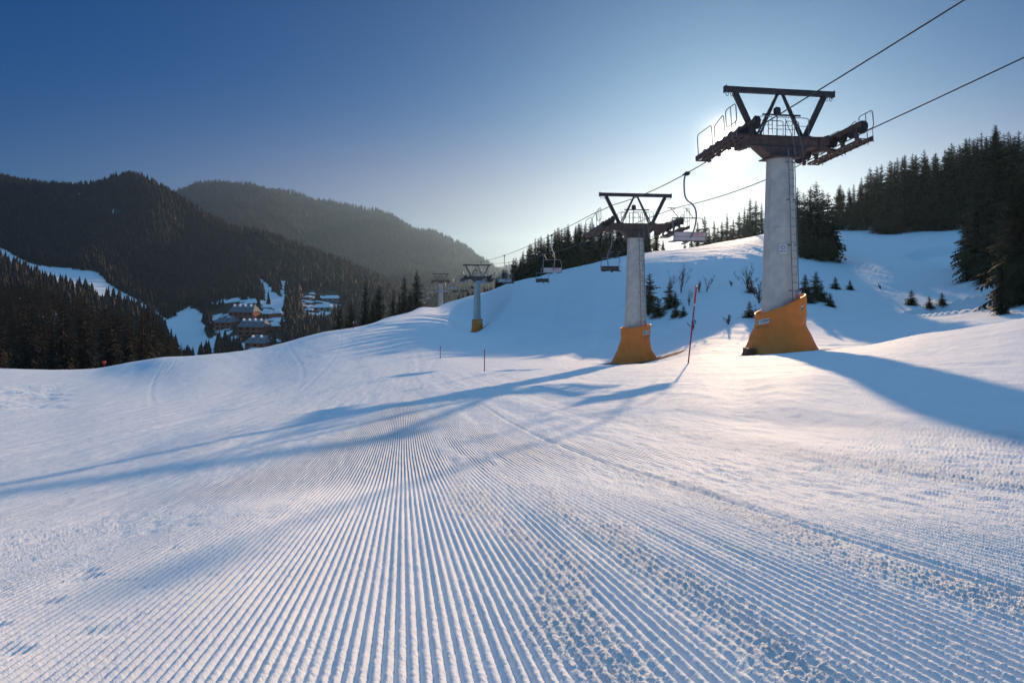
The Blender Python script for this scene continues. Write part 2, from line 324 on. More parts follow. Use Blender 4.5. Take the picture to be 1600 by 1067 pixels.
def build_ground():
    us = np.concatenate([np.arange(-1150, -60, 14.), np.arange(-60, 1660, 1.6), np.arange(1660, 2560, 14.)])
    ys = [.62]
    while ys[-1] < 5800:
        y = ys[-1]; ys.append(y + min(1.45*y*y/533, .0095*y))
    ys = np.array(ys)
    V = np.empty((len(ys), len(us), 3), np.float32); A = {k: np.zeros((len(ys), len(us)), np.float32) for k in ('groove', 'floor', 'near', 'broken')}
    for a in range(0, len(ys), 100):
        yy, uu = np.meshgrid(ys[a:a+100], us, indexing='ij'); x = yy*(uu-800)/F
        z = base_uy(uu, yy) + relief(x, yy)
        s = groove_s(x, yy); br = np.zeros_like(z)
        if ys[a] < 45:
            d, ph, br = near_detail(x, yy); z = z + d
        V[a:a+100, :, 0] = x; V[a:a+100, :, 1] = yy; V[a:a+100, :, 2] = z
        A['groove'][a:a+100] = s/.0235; A['broken'][a:a+100] = br
        A['near'][a:a+100] = sstep(3.3, 5.2, yy)*sstep(1.2, 2.4, ridge_px(x, yy))*(1-.8*br)*sstep(-6, -3.5, s)*(1-sstep(3.0, 4.6, s))
        vv = VH - F*z/yy
        fl = np.zeros_like(z)
        L = (yy > 350) & (snowmask(uu, vv, x, yy) < .5); fl[L] = 1
        L2 = (yy > 104) & (yy <= 350) & (uu < 300) & (fbm(x/6, yy/6, 2, 77) < .30); fl[L2] = 1
        L3 = (yy > 104) & (yy < 600) & (uu > 700); fl[L3] = (fbm(x[L3]/4, yy[L3]/4, 3, 78) > .14)*sstep(150, 190, yy[L3])
        A['floor'][a:a+100] = fl
    nr, nc = len(ys), len(us)
    i = np.arange(nr*nc).reshape(nr, nc)
    f = np.stack([i[:-1, :-1], i[:-1, 1:], i[1:, 1:], i[1:, :-1]], -1).reshape(-1, 4)
    print('ground', nr, nc)
    me = np_mesh('snow_ground', V.reshape(-1, 3), f, snow_mat(), True, A)
    o = link('snow_ground', me); tag(o, 'groomed snow piste running down to wooded hills', kind='structure')
    # the slope goes on beside and behind the photographer
    kk = [k for k in range(0, nr) if ys[k] < 34][::3]; L, Rr = V[kk, 0].astype(float), V[kk, -1].astype(float); nA = 90; VV = []; 
    aL = math.atan2(L[0, 0], L[0, 1]); aR = math.atan2(Rr[0, 0], Rr[0, 1]) - 2*math.pi
    rL = np.hypot(L[:, 0], L[:, 1]); rR = np.hypot(Rr[:, 0], Rr[:, 1])
    for t in np.linspace(0, 1, nA):
        a = aL+(aR-aL)*t; w = t*t*(3-2*t); r = rL*(1-w)+rR*w; z = L[:, 2]*(1-w)+Rr[:, 2]*w + .16*r*math.sin(math.pi*t)
        VV.append(np.stack([r*math.sin(a), r*math.cos(a), z], 1))
    VV = np.concatenate(VV); n = len(kk); T = []
    for i in range(nA-1):
        for j in range(n-1):
            a, b, c, d = i*n+j, i*n+j+1, (i+1)*n+j+1, (i+1)*n+j; T += [(a, b, c), (a, c, d)]
    row = V[0, ::12].astype(float); b0 = len(VV); VV = np.concatenate([VV, row, [[0, 0, -.47]]]); ce = len(VV)-1
    ring = [i*n for i in range(nA)] + [b0+k for k in reversed(range(len(row)))]
    T += [(ring[i], ring[i-1], ce) for i in range(len(ring))]
    o2 = link('snow_ground', np_mesh('snow_ground', VV, np.array(T), me.materials[0], True)); tag(o2, 'snow slope around and behind the photographer', kind='structure')
def snow_mat():
    m = bpy.data.materials.new('snow'); m.use_nodes = True; nt = m.node_tree; N = nt.nodes.new; Lk = nt.links.new
    b = nt.nodes['Principled BSDF']; b.inputs['Roughness'].default_value = .75; b.inputs['Specular IOR Level'].default_value = .12
    def at(n): a = N('ShaderNodeAttribute'); a.attribute_name = n; return a.outputs['Fac']
    def math_(op, a, c=None, **k):
        n = N('ShaderNodeMath'); n.operation = op
        for i, q in enumerate((a, c)):
            if q is None: continue
            if isinstance(q, (int, float)): n.inputs[i].default_value = q
            else: Lk(q, n.inputs[i])
        return n.outputs[0]
    tc = N('ShaderNodeTexCoord')
    def noise(scale, det=4, rough=.6, vec=None, sc=None):
        n = N('ShaderNodeTexNoise'); n.inputs['Scale'].default_value = scale; n.inputs['Detail'].default_value = det; n.inputs['Roughness'].default_value = rough
        src = tc.outputs['Object']
        if sc:
            mp = N('ShaderNodeMapping'); mp.inputs['Scale'].default_value = sc; mp.inputs['Rotation'].default_value = (0, 0, .25); Lk(src, mp.inputs['Vector']); src = mp.outputs['Vector']
        Lk(src, n.inputs['Vector']); return n.outputs['Fac']
    # colour: snow / needle litter under the forest
    mix = N('ShaderNodeMix'); mix.data_type = 'RGBA'
    r = N('ShaderNodeValToRGB'); r.color_ramp.elements[0].color = (.80,.82,.87,1); r.color_ramp.elements[1].color = (.90,.90,.93,1); Lk(noise(.6, 6), r.inputs['Fac'])
    r2 = N('ShaderNodeValToRGB'); r2.color_ramp.elements[0].color = (.020,.016,.013,1); r2.color_ramp.elements[1].color = (.05,.038,.026,1); Lk(noise(.2, 6), r2.inputs['Fac'])
    Lk(at('floor'), mix.inputs['Factor']); Lk(r.outputs['Color'], mix.inputs['A']); Lk(r2.outputs['Color'], mix.inputs['B'])
    Lk(mix.outputs['Result'], b.inputs['Base Color'])
    # heights in metres
    g = math_('COSINE', math_('MULTIPLY', at('groove'), 2*math.pi))
    corr = math_('MULTIPLY', math_('MULTIPLY', g, .0052), at('near'))
    fine = math_('MULTIPLY', noise(130, 3, .7), .0022)
    mid = math_('MULTIPLY', noise(14, 5, .65), .006)
    streak = math_('MULTIPLY', noise(1.0, 6, .62, sc=(2.2, .5, 1)), .05)
    crumb = math_('MULTIPLY', math_('MULTIPLY', noise(75, 4, .7), math_('ADD', at('broken'), .35)), .008)
    h = math_('ADD', math_('ADD', math_('ADD', corr, crumb), fine), math_('ADD', mid, streak))
    bp = N('ShaderNodeBump'); bp.inputs['Strength'].default_value = 1.0; bp.inputs['Distance'].default_value = 1.0
    Lk(h, bp.inputs['Height']); Lk(bp.outputs['Normal'], b.inputs['Normal'])
    return m

# ------------------------------------------------------------------ conifers
def spruce_arrays(seed, Hh, R, nlev, nb, seg, lo=.06, ragged=.3):
    r = np.random.default_rng(seed); T = []
    for lev in range(nlev):
        t = lev/nlev; h = Hh*(lo+(1-lo)*(t**.92)); 
        rad = R*((1-t)**.82)*(1-.45*math.exp(-t*14))*(1+ragged*r.uniform(-1, .7))+.012*Hh
        n = max(4, int(nb*(1-.45*t)))
        a0 = r.uniform(0, 6.28)
        for k in range(n):
            az = a0+2*math.pi*(k+r.uniform(-.3, .3))/n; L = rad*r.uniform(.6, 1.12)
            rise = (.55*t-.12)*L + r.uniform(-.06, .06)*L; droop = (.42-.35*t)*L
            d = np.array([math.cos(az), math.sin(az), 0]); side = np.array([-d[1], d[0], 0])
            ns = max(3, int(seg*(.45+.55*(1-t)))); h0 = h + r.uniform(-.5, .5)*Hh/nlev
            pts = [np.array([0, 0, h0]) + d*L*q + np.array([0, 0, rise*q*1.6-droop*q*q]) for q in np.linspace(0.05, 1, ns+1)]
            for i in range(ns):
                p, q = pts[i], pts[i+1]; w = L*(.40*(1-(i/ns))**.7+.06)*r.uniform(.7, 1.25); fwd = (q-p)
                for sg in (-1, 1):
                    tip = p + side*sg*w + fwd*r.uniform(.7, 1.5) - np.array([0, 0, w*r.uniform(.15, .5)])
                    T.append((p, p+fwd*.75, tip))
                dn = np.array([0, 0, -1.])*w*r.uniform(.45, .95)
                T.append((p, q, (p+q)/2+dn+side*r.uniform(-.15, .15)*w))
            T.append((pts[-1]-side*.03*L, pts[-1]+side*.03*L, pts[-1]+d*L*.12+np.array([0, 0, -.02*L])))
    # leader
    for k in range(4):
        a = k*1.57; T.append((np.array([.02*math.cos(a), .02*math.sin(a), Hh*.95])*1.0, np.array([-.02*math.sin(a), .02*math.cos(a), Hh*.95]), np.array([0, 0, Hh*1.03])))
    V = np.array(T).reshape(-1, 3); Fc = np.arange(len(V)).reshape(-1, 3)
    return V, Fc
def trunk_mesh(Hh, r0, lean=0):
    mb = MB(); mb.tube([(0, 0, -1.2), (0, 0, 0), (0.02, 0, Hh*.3), (0, .02, Hh*.65), (0, 0, Hh*.97)], [r0*1.2, r0, r0*.75, r0*.42, .015], 7)
    me = bpy.data.meshes.new('trunk'); me.from_pydata(mb.v, [], mb.f); me.materials.append(M['bark']); return me
PROTO = {}
def proto(kind):
    if kind in PROTO: return PROTO[kind]
    spec = {  # height, radius, levels, branches, segments, low, material
     'big': (12, 3.1, 50, 10, 9, .03, 'needle'), 'big2': (12, 2.6, 52, 9, 8, .04, 'needle'),
     'mid': (12, 2.5, 40, 9, 5, .02, 'needle'), 'mid2': (12, 2.1, 42, 9, 5, .03, 'needle'), 'mid3': (12, 2.9, 36, 9, 5, .05, 'needle'), 'mid4': (12, 1.9, 42, 8, 5, .08, 'needle'),
     'edge': (12, 2.3, 26, 8, 4, .03, 'needle_b'), 'edge2': (12, 1.9, 28, 7, 4, .04, 'needle_b'), 'edge3': (12, 2.7, 24, 8, 4, .05, 'needle_b'),
     'small': (3, 1.05, 24, 11, 6, .0, 'needle'), 'small2': (3, 1.15, 18, 10, 5, .0, 'needle'),
    }[kind]
    V, Fc = spruce_arrays(abs(hash_(kind)), *spec[:6])
    me = np_mesh('crown', V, Fc, M[spec[6]]); tm = trunk_mesh(spec[0], .018*spec[0])
    PROTO[kind] = (me, tm, spec[0], V, Fc); return PROTO[kind]
def hash_(s): return sum((i+3)*ord(c)*31 for i, c in enumerate(s))
def tree(kind, x, y, h, label, group=None, name='spruce_tree', cat='tree', z=None, wide=1.0):
    cr, tr, h0, _, _ = proto(kind); z = HH(x, y)-.12 if z is None else z
    e = empty(name, (x, y, z), random.uniform(0, 6.28), h/h0); e.scale = (h/h0*wide, h/h0*wide, h/h0)
    tag(e, label, cat, group); link('crown', cr, e); link('trunk', tr, e); return e
def tree_uv(kind, u, vtop, y, label, group=None, **k):
    x = (u-800)/F*y; z = HH(x, y)-.12; top = (VH-vtop)/F*y
    return tree(kind, x, y, max(top-z, 1.0), label, group, z=z, **k)

def far_tree_variants():
    out = []
    for s in range(5):
        r = np.random.default_rng(50+s); V = []; Fc = []
        for ti, (z0, z1, rr) in enumerate(((.06, .50, .17), (.26, .72, .13), (.48, .9, .095), (.68, 1.04, .055))):
            b = len(V); V.append((r.uniform(-.01, .01), 0, z1))
            for k in range(7):
                a = 2*math.pi*k/7 + ti; q = rr*r.uniform(.6, 1.25); V.append((q*math.cos(a), q*math.sin(a), z0+r.uniform(-.05, .05)))
            Fc += [(b, b+1+k, b+1+(k+1) % 7) for k in range(7)]
        out.append((np.array(V), np.array(Fc)))
    return out
def stuff_forest(name, xs, ys, hs, zs, mats, label, variants=None, width=1.0):
    var = variants or far_tree_variants(); VV = []; FF = []; off = 0
    idx = rng.integers(0, len(var), len(xs))
    for k, (V, Fc) in enumerate(var):
        sel = np.where(idx == k)[0]
        if not len(sel): continue
        a = rng.uniform(0, 6.28, len(sel)); c, s = np.cos(a), np.sin(a); h = hs[sel]; w = h*rng.uniform(.8, 1.3, len(sel))*width
        X = (V[None, :, 0]*c[:, None]-V[None, :, 1]*s[:, None])*w[:, None]+xs[sel][:, None]
        Y = (V[None, :, 0]*s[:, None]+V[None, :, 1]*c[:, None])*w[:, None]+ys[sel][:, None]
        Z = V[None, :, 2]*h[:, None]+zs[sel][:, None]
        VV.append(np.stack([X, Y, Z], -1).reshape(-1, 3))
        FF.append((Fc[None]+(np.arange(len(sel))*len(V))[:, None, None]).reshape(-1, 3)+off); off += len(sel)*len(V)
    me = np_mesh(name, np.concatenate(VV), np.concatenate(FF), mats)
    o = link(name, me); tag(o, label, 'forest', kind='stuff'); return o
def build_far_forests():
    # main wooded hill across the valley
    n = 15000; y = rng.uniform(385, 1060, n*3); x = rng.uniform(-1.35, .05, n*3)*1060; u = 800+F*x/y
    ok = (u > -420) & (u < 790) & (x > -1300); x, y, u = x[ok], y[ok], u[ok]
    z = H(x, y); v = VH-F*z/y
    m = snowmask(u, v, x, y); keep = np.where(m > .5, rng.random(len(x)) < .0, True)
    vil = inpoly(u, v, VILLAGE); keep &= ~vil | (rng.random(len(x)) < .72)
    for (bu, bv, w, h) in HOUSES_UV: keep &= ~((abs(u-bu) < w*.62+2) & (v > bv-h-6) & (v < bv+22))
    x, y, z = x[keep][:n*2], y[keep][:n*2], z[keep][:n*2]
    h = rng.uniform(7, 12.5, len(x))*(1-.25*(vnoise(x/30, y/30, 5)))
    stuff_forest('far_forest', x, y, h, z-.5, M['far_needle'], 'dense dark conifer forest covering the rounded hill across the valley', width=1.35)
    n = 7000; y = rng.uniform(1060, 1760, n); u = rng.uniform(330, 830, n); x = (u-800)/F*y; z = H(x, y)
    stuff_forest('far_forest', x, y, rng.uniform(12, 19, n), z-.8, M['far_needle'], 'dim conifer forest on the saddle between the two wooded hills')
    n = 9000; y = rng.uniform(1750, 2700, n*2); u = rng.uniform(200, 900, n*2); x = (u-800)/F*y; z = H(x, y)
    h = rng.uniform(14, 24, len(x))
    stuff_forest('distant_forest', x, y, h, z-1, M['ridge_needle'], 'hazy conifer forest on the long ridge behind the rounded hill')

HOUSES_UV = [(376,498,40,24), (391,520,40,24), (348,513,26,20), (398,545,32,22), (415,495,14,14), (428,514,14,13), (433,494,13,10), (503,484,26,9), (516,470,24,9), (482,486,12,6), (476,466,10,5), (486,461,8,5)]
def build_near_trees():
    # forest strip beyond the left edge of the piste
    pts = []; tries = 0
    r = random.Random(3)
    while len(pts) < 330 and tries < 40000:
        tries += 1; y = 108 + (r.random()**1.1)*230; u = r.uniform(-130, 292); x = (u-800)/F*y
        if y < 112 and u < 240 and False: continue
        if any((x-a)**2+(y-b)**2 < 4.6**2 for a, b, _, _ in pts): continue
        z = HH(x, y); h = r.uniform(9.5, 15.5); vt = VH-F*(z+h)/y; vb = VH-F*z/y
        lim = np.interp(u, [-130, 0, 67, 152, 243, 275, 292], [385, 398, 432, 452, 480, 525, 552])
        if vt < lim-4:
            h = (VH-(lim+r.uniform(-3, 8)))/F*y - z
            if h < 6.5: continue
        pts.append((x, y, h, u))
    pts.sort(key=lambda p: p[1])
    front = [p for p in pts if -40 < p[3]][:105]; rest = [p for p in pts if p not in front]
    sizes = lambda h: 'tall' if h > 13.5 else 'medium' if h > 11 else 'low'
    for i, (x, y, h, u) in enumerate(front):
        row = 'front edge' if y < 122 else 'second rank' if y < 140 else 'back ranks'
        where = 'at left picture edge' if u < 40 else 'left of round red sign' if u < 150 else 'right of round red sign' if u < 215 else 'at its thin right end'
        tree(('edge', 'edge2', 'edge3')[i % 3], x, y, h, f'{sizes(h)} brown spruce, {row} of left wood, {where}', 'spruces of the wood beyond the left piste edge')
    var = [(proto(k)[3]/12.0, proto(k)[4]) for k in ('edge', 'edge2', 'edge3')]
    a = np.array([(p[0], p[1], p[2]) for p in rest])
    stuff_forest('left_wood', a[:, 0], a[:, 1], a[:, 2], H(a[:, 0], a[:, 1])-.3, M['needle_b'], 'deeper part of the brown spruce wood on the slope at the left', var)
    # middle treeline along the skyline of the slope
    tops = ([700, 712, 722, 740, 765, 790, 800, 822, 850, 880, 910, 940, 985, 1030], [466, 462, 452, 450, 440, 412, 402, 384, 360, 350, 344, 344, 342, 346])
    k = 0
    for row, (dy, n) in enumerate(((9, 30), (14, 28), (21, 24))):
        for i in range(n):
            u = 708 + (i+r.uniform(.1, .9))*(1012-708)/n
            y0 = np.interp(u, [700, 747, 800, 850, 940, 1010], [158, 154, 138, 122, 108, 105]); y = y0+dy*.8+r.uniform(-2, 3)
            vt = np.interp(u, *tops) + abs(r.gauss(0, 7)) + row*1.0; k += 1
            near = 'beside the third pylon' if u < 780 else 'behind the double chairs' if u < 880 else 'left of the second pylon' if u < 960 else 'right behind the second pylon head'
            tree_uv(('mid', 'mid2', 'mid3', 'mid2')[k % 4], u, vt, y, f'dark spruce, {("front","middle","rear")[row]} row of slope treeline, {near}', 'spruces of the treeline along the slope top', wide=1.15)
    for u, vt, y in ((1025, 346, 128), (1014, 352, 126), (1036, 372, 128)):
        tree_uv('mid', u, vt, y, f'slim spruce standing free {"close " if u<1020 else ""}right of the second pylon' if u != 1036 else 'short spruce just right of the slim free-standing spruces', wide=1.0)
    # spruces under the sun, behind the lit crest
    for i, (u, vt) in enumerate([(1080,362),(1090,344),(1101,336),(1108,352),(1116,342),(1128,345),(1136,332),(1146,340),(1155,330),(1163,322),(1172,308),(1181,312),(1190,316),(1122,352),(1142,350),(1168,330),(1070,372),(1200,318),(1212,310),(1225,300)]):
        tree_uv(('mid2', 'mid', 'mid3')[i % 3], u, vt, 150+(i*7) % 22, 'backlit spruce behind the lit snow crest left of the nearest pylon', 'backlit spruces behind the lit crest')
    # clump beside the nearest pylon
    for i, (u, vt, y) in enumerate([(1246,292,84),(1256,300,80),(1266,290,85),(1275,283,84),(1286,296,80),(1294,300,84),(1300,318,79),(1260,322,78),(1280,318,78),(1240,305,88)]):
        tree_uv(('mid', 'mid3')[i % 2], u, vt, y, f'spruce in the dense clump right of the nearest pylon, {"front" if y < 82 else "back"} side', 'spruce clump beside the nearest pylon', wide=1.2)
    # main wood on the right
    tr = ([1290, 1330, 1365, 1400, 1440, 1470, 1500, 1525, 1550, 1580, 1640, 1800], [288, 278, 258, 240, 236, 230, 212, 205, 195, 200, 190, 150])
    k = 0
    for row, (dy, n) in enumerate(((0, 27), (5, 28), (10, 26), (17, 22))):
        for i in range(n):
            u = 1306 + (i+r.uniform(.1, .9))*(1720-1306)/n
            y0 = np.interp(u, [1300, 1380, 1440, 1500, 1600, 1700], [122, 116, 112, 106, 98, 92]); y = y0+dy+r.uniform(-4.5, 2)
            vt = np.interp(u, *tr) + abs(r.gauss(0, 17 if u < 1400 else 11)) + (2-row)*2; k += 1
            near = 'near the nearest pylon' if u < 1380 else 'in its middle' if u < 1480 else 'behind the big dark spruces'
            tree_uv(('mid3', 'mid4', 'mid2', 'mid')[k % 4], u, vt, y, f'tall dark spruce of the right wood, {("front","second","third","rear")[row]} row, {near}', 'tall spruces of the right wood', wide=1.15)
    for i, (u, vt, y) in enumerate([(1312,325,112),(1334,318,111),(1352,330,110),(1372,322,106),(1384,308,104),(1396,326,103),(1412,318,104),(1432,322,104),(1450,310,103),(1468,318,101),(1484,300,100)]):
        tree_uv('mid3', u, vt, y, 'low bushy spruce along the snow edge of the right wood', 'low spruces edging the right wood', wide=1.7)
    # big dark spruces at the right edge
    big = [(1590,262,44,'big','huge dark spruce at the right picture edge, lowest branches on the snow'), (1640,190,48,'big','huge dark spruce cut by the right picture edge, behind the lowest one'),
           (1556,196,66,'big2','tallest slim dark spruce left of the huge ones at right'), (1530,282,62,'big','broad dark spruce whose left branches reach farthest over the snow'),
           (1612,196,64,'big2','tall dark spruce with its top near the right picture edge'), (1576,300,56,'big2','bushy dark spruce wedged between the two broad ones at right'),
           (1512,318,70,'big2','smaller dark spruce at the left foot of the big group'), (1566,400,40,'big2','low dark spruce at the foot of the big group by the crest'), (1545,350,58,'big','mid-height broad dark spruce in the big right group'), (1700,150,50,'big','huge dark spruce just beyond the right picture edge')]
    for u, vt, y, kd, lb in big: tree_uv(kd, u, vt, y, lb, wide=1.05)
    # spruces on the ridge left of the fourth pylon
    for u, vt, y, kd, lb in [(530,472,112,'mid','leftmost short spruce on the ridge skyline above the village'), (548,470,112,'mid3','short broad spruce on the skyline, second from the left'),
        (571,436,114,'mid4','tall slim spruce on the ridge skyline left of centre'), (592,443,114,'mid3','broad tall spruce on the skyline beside the slim one'), (614,452,118,'mid2','short narrow spruce in the middle of the skyline group'), (624,457,118,'mid2','short narrow spruce just left of the two tallest'),
        (632,428,122,'mid','tall spruce second from the right in the skyline group'), (651,421,122,'mid3','tallest rightmost spruce on the skyline left of the far pylons'), (583,462,116,'mid','low spruce filling the gap between slim and broad skyline spruces'), (641,452,118,'mid3','low spruce in front of the two tallest skyline spruces')]:
        tree_uv(kd, u, vt, y+(38 if u > 610 else 6), lb, 'spruces on the ridge left of the far pylons')
    # young spruces on the shaded bank
    for u, vt, y, kd, lb in [(1015,426,62,'small','young spruce right of the second pylon shaft, largest of its group'), (1029,466,60,'small2','small young spruce at the right foot of the largest one'), (1046,440,61,'small','young spruce second largest, between the second pylon and the red pole'),
        (1055,455,61,'small2','bushy young spruce leaning on the second largest one'), (1056,473,58,'small2','small dark spruce seedling below the bushy pair'), (1068,478,57,'small2','tiny spruce seedling left of the red pole'),
        (1258,428,58,'small','young spruce close to the right side of the nearest pylon'), (1275,424,58,'small','young spruce right of the nearest pylon, tallest on the bank'), (1283,440,57,'small2','low young spruce right of the tallest one on the bank'), (1264,445,56,'small2','low young spruce between the two beside the nearest pylon'),
        (1305,432,62,'small2','dark dwarf spruce alone right of the young group'), (1328,445,62,'small2','tiny dwarf spruce farther right on the bank'), (1297,458,55,'small2','round dwarf spruce below the lone one'),
        (1424,452,57,'small2','tiny dwarf spruce in the middle of the right bank'), (1452,464,54,'small2','dwarf spruce left of a pair above the terrace'), (1472,466,54,'small2','dwarf spruce right of a pair above the terrace'),
        (1174,436,58,'small2','thin young spruce left of the nearest pylon'), (1171,470,49,'small2','low young spruce left of the nearest pylon, lower of two')]:
        tree_uv(kd, u, vt, y, lb, wide=1.1 if kd == 'small' else 1.35)
    # bare saplings and twiggy shrubs
    def shrub(u, v, y0, y1, h, n, lb, seed, name='bare_shrub'):
        x, y, z = ground_at(u, v, y0, y1); rr = random.Random(seed); mb = MB()
        for i in range(n):
            a = rr.uniform(0, 6.28); L = 1.25*h*rr.uniform(.5, 1); sp = rr.uniform(.05, .75)
            p = [Vector((0, 0, -.1)), Vector((math.cos(a)*sp*L*.3, math.sin(a)*sp*L*.3, L*.5)), Vector((math.cos(a+rr.uniform(-.6, .6))*sp*L, math.sin(a)*sp*L, L*(1-.35*sp)))]
            mb.tube(p, [.03, .02, .008], 4)
            for j in range(12):
                q = rr.uniform(.25, .95); b = p[0].lerp(p[2], q); aa = rr.uniform(0, 6.28); l2 = L*rr.uniform(.1, .25)
                mb.tube([b, b+Vector((math.cos(aa)*l2*.6, math.sin(aa)*l2*.6, l2))], [.016, .006], 3)
        o = mb.build(name, M['twig']); o.location = (x, y, z); tag(o, lb, 'shrub'); return o
    shrub(1064, 458, 50, 90, 2.6, 5, 'bare leafless sapling right of the bushy young spruce', 1, 'bare_sapling')
    shrub(1049, 450, 50, 90, 2.0, 3, 'bare thin sapling standing behind the second largest young spruce', 9, 'bare_sapling')
    shrub(1077, 478, 45, 80, 1.1, 4, 'thin twig shrub just left of the red pole', 2); shrub(1104, 456, 45, 90, 1.4, 3, 'thin single sapling right of the red pole', 3, 'bare_sapling')
    shrub(1186, 474, 40, 80, 1.8, 9, 'brown twiggy shrub touching the left side of the nearest pylon', 4); shrub(1092, 457, 45, 90, .9, 6, 'low twig tuft at the top of the red pole', 5)
    shrub(1138, 507, 35, 60, .7, 6, 'small tuft of twigs on the sunlit snow left of the nearest pylon', 6); shrub(1082, 516, 35, 60, .8, 6, 'small dark tuft beside the middle of the red pole', 7)
    shrub(1181, 502, 35, 60, 1.0, 8, 'dark tuft of twigs left of the orange padding top', 8); shrub(1143, 447, 40, 90, .6, 5, 'tiny twig tuft on the bright snow strip', 10)
    shrub(1168, 452, 40, 90, 1.8, 10, 'broad brown shrub above the bright snow strip', 11); shrub(1376, 452, 40, 90, .5, 4, 'tiny twig tuft on the open right bank', 12)
# ------------------------------------------------------------------ lift towers
ROPE_H = 7.80      # rope height over a pylon's foot
GAUGE = 2.08
def build_tower_head(root, pitch):
    """everything above the shaft; local x across the line, y along it (away from camera), z up"""
    D, ST = M['brown'], M['dark']
    b = MB()
    b.box((0, 0, 8.03), (3.35, .42, .38)); b.box((0, 0, 8.23), (3.45, .5, .03)); b.box((0, 0, 7.835), (3.1, .5, .03))
    for sx in (-1, 1):
        b.box((sx*1.62, 0, 7.95), (.26, .56, .52))
    b.build('crosshead', D, root, .012)
    w = MB()   # wedge collar between shaft and crosshead
    w.add([(-1.05,-.3,7.82),(1.05,-.3,7.82),(1.05,.3,7.82),(-1.05,.3,7.82),(-.5,-.34,7.42),(.5,-.34,7.42),(.5,.34,7.42),(-.5,.34,7.42)], [(0,1,2,3),(4,7,6,5),(0,4,5,1),(1,5,6,2),(2,6,7,3),(3,7,4,0)])
    w.box((0, 0, 7.40), (1.12, 1.12, .06)); w.build('collar', D, root, .01)
    f = MB(); f.box((0, 0, 9.95), (4.5, .2, .2))
    for sx in (-1, 1):
        f.box((sx*2.25, 0, 9.95), (.03, .26, .26))
        f.bar((sx*1.86, 0, 9.85), (sx*1.02, 0, 8.2), .17, .2, up=(0, 1, 0))
        f.box((sx*1.02, 0, 8.27), (.42, .3, .05))
    f.build('top_frame', ST, root, .01)
    a = MB()
    for sx in (-1, 1):
        for dx in (0, .13):
            p0 = Vector((sx*.09, 0, 9.86)); p1 = Vector((sx*(.86+dx), 0, 8.22)); a.bar(p0+Vector((sx*dx*.25, 0, 0)), p1, .055, .08, up=(0, 1, 0))
        for k in range(1, 8):
            t = k/8; c = p0.lerp(Vector((sx*.86, 0, 8.22)), t); a.bar(c, c+Vector((sx*(.03+.12*t), 0, .02)), .03)
    a.bar((-.72, 0, 9.07), (.86, 0, 9.07), .05, .06); a.build('inner_frame', ST, root)
    for sx in (-1, 1):
        for k, dx in enumerate((2.16, 1.97)):
            h = MB(); c = Vector((sx*dx, 0, 9.85)); pts = [c+Vector((.06*math.cos(t), 0, -.08+.075*math.sin(t)*-1)) for t in np.linspace(-.3, math.pi+1.0, 10)]
            h.tube([c]+pts, .012, 5); h.build('hook', ST, root)
    # maintenance ladder cage, winch and small rails on the crosshead
    r = MB()
    for x0, x1 in ((-.3, .32), (-1.02, -.5), (.42, 1.0)):
        for yy in (-.3, .3):
            r.tube(arc([(x0, yy, 8.25), (x0, yy, 8.92), (x1, yy, 8.92), (x1, yy, 8.25)], .1), .016, 6)
            r.tube([(x0, yy, 8.6), (x1, yy, 8.6)], .012, 5)
    r.tube([(.02, -.32, 8.85), (.3, -.34, 8.2), (.36, -.5, 7.4)], .016, 6); r.tube([(.42, -.32, 8.95), (.62, -.34, 8.2), (.68, -.5, 7.4)], .016, 6)
    r.build('guard_rail', M['steel'], root)
    wn = MB(); wn.lathe([(.05,-.16),(.13,-.14),(.14,.1),(.10,.14),(.04,.17)], (-.12, 0, 9.20), (0, 0, 1), 12); wn.tube([(-.12, 0, 9.05), (-.12, 0, 8.25)], .02, 6); wn.build('winch', ST, root, smooth=False)
    # sheave trains
    rot = Matrix.Rotation(-pitch, 3, 'X')
    for sx in (-1, 1):
        c = Vector((sx*GAUGE, 0, ROPE_H)); T = lambda p: c + rot @ Vector(p)
        s = MB(); s.bar(T((-.06*sx, -1.85, .42)), T((-.06*sx, 1.85, .42)), .10, .10)
        for yy in (-1.2, 1.2): s.bar(T((0, yy-.62, .36)), T((0, yy+.62, .36)), .13, .12)
        s.bar(c+Vector((-sx*.5, 0, .18)), T((0, 0, .50)), .2, .2); s.box(c+Vector((-sx*.28, 0, .32)), (.5, .34, .3))
        for k in range(8):
            yy = -1.93+k*.551; s.bar(T((-.07, yy, .26)), T((-.07, yy, .43)), .03, .14); s.bar(T((.07, yy, .26)), T((.07, yy, .43)), .03, .14)
        ax = s.build('sheave_train', D, root, .006)
        for k in range(8):
            yy = -1.93+k*.551; w = MB(); pc = T((0, yy, .255)); R_ = .235
            w.lathe([(.04,-.075),(R_*.55,-.06),(R_*.62,-.045),(R_*.95,-.05),(R_,-.045),(R_*.93,-.012),(R_*.93,.012),(R_,.045),(R_*.95,.05),(R_*.62,.045),(R_*.55,.06),(.04,.075)], pc, (1, 0, 0), 20)
            w.build('sheave_wheel', M['rubber'], ax)
        # work platform below the train
        g = MB()
        q = T((sx*.32, 0, -.20)) 
        for k in range(9):
            yy = -1.6+k*.39; g.bar(T((sx*.10, yy, -.12)), T((sx*.62, yy, -.12)), .05, .05)
        for xx in (.12, .36, .6): g.bar(T((sx*xx, -1.65, -.09)), T((sx*xx, 1.55, -.09)), .05, .07)
        g.bar(T((sx*.62, -1.65, .0)), T((sx*.62, 1.55, .0)), .02, .12)
        for k in range(20): yy = -1.62+k*.165; g.bar(T((sx*.1, yy, -.06)), T((sx*.62, yy, -.06)), .025, .03)
        g.bar(c+Vector((-sx*.45, -.12, .05)), T((sx*.5, -.12, -.10)), .09, .12)
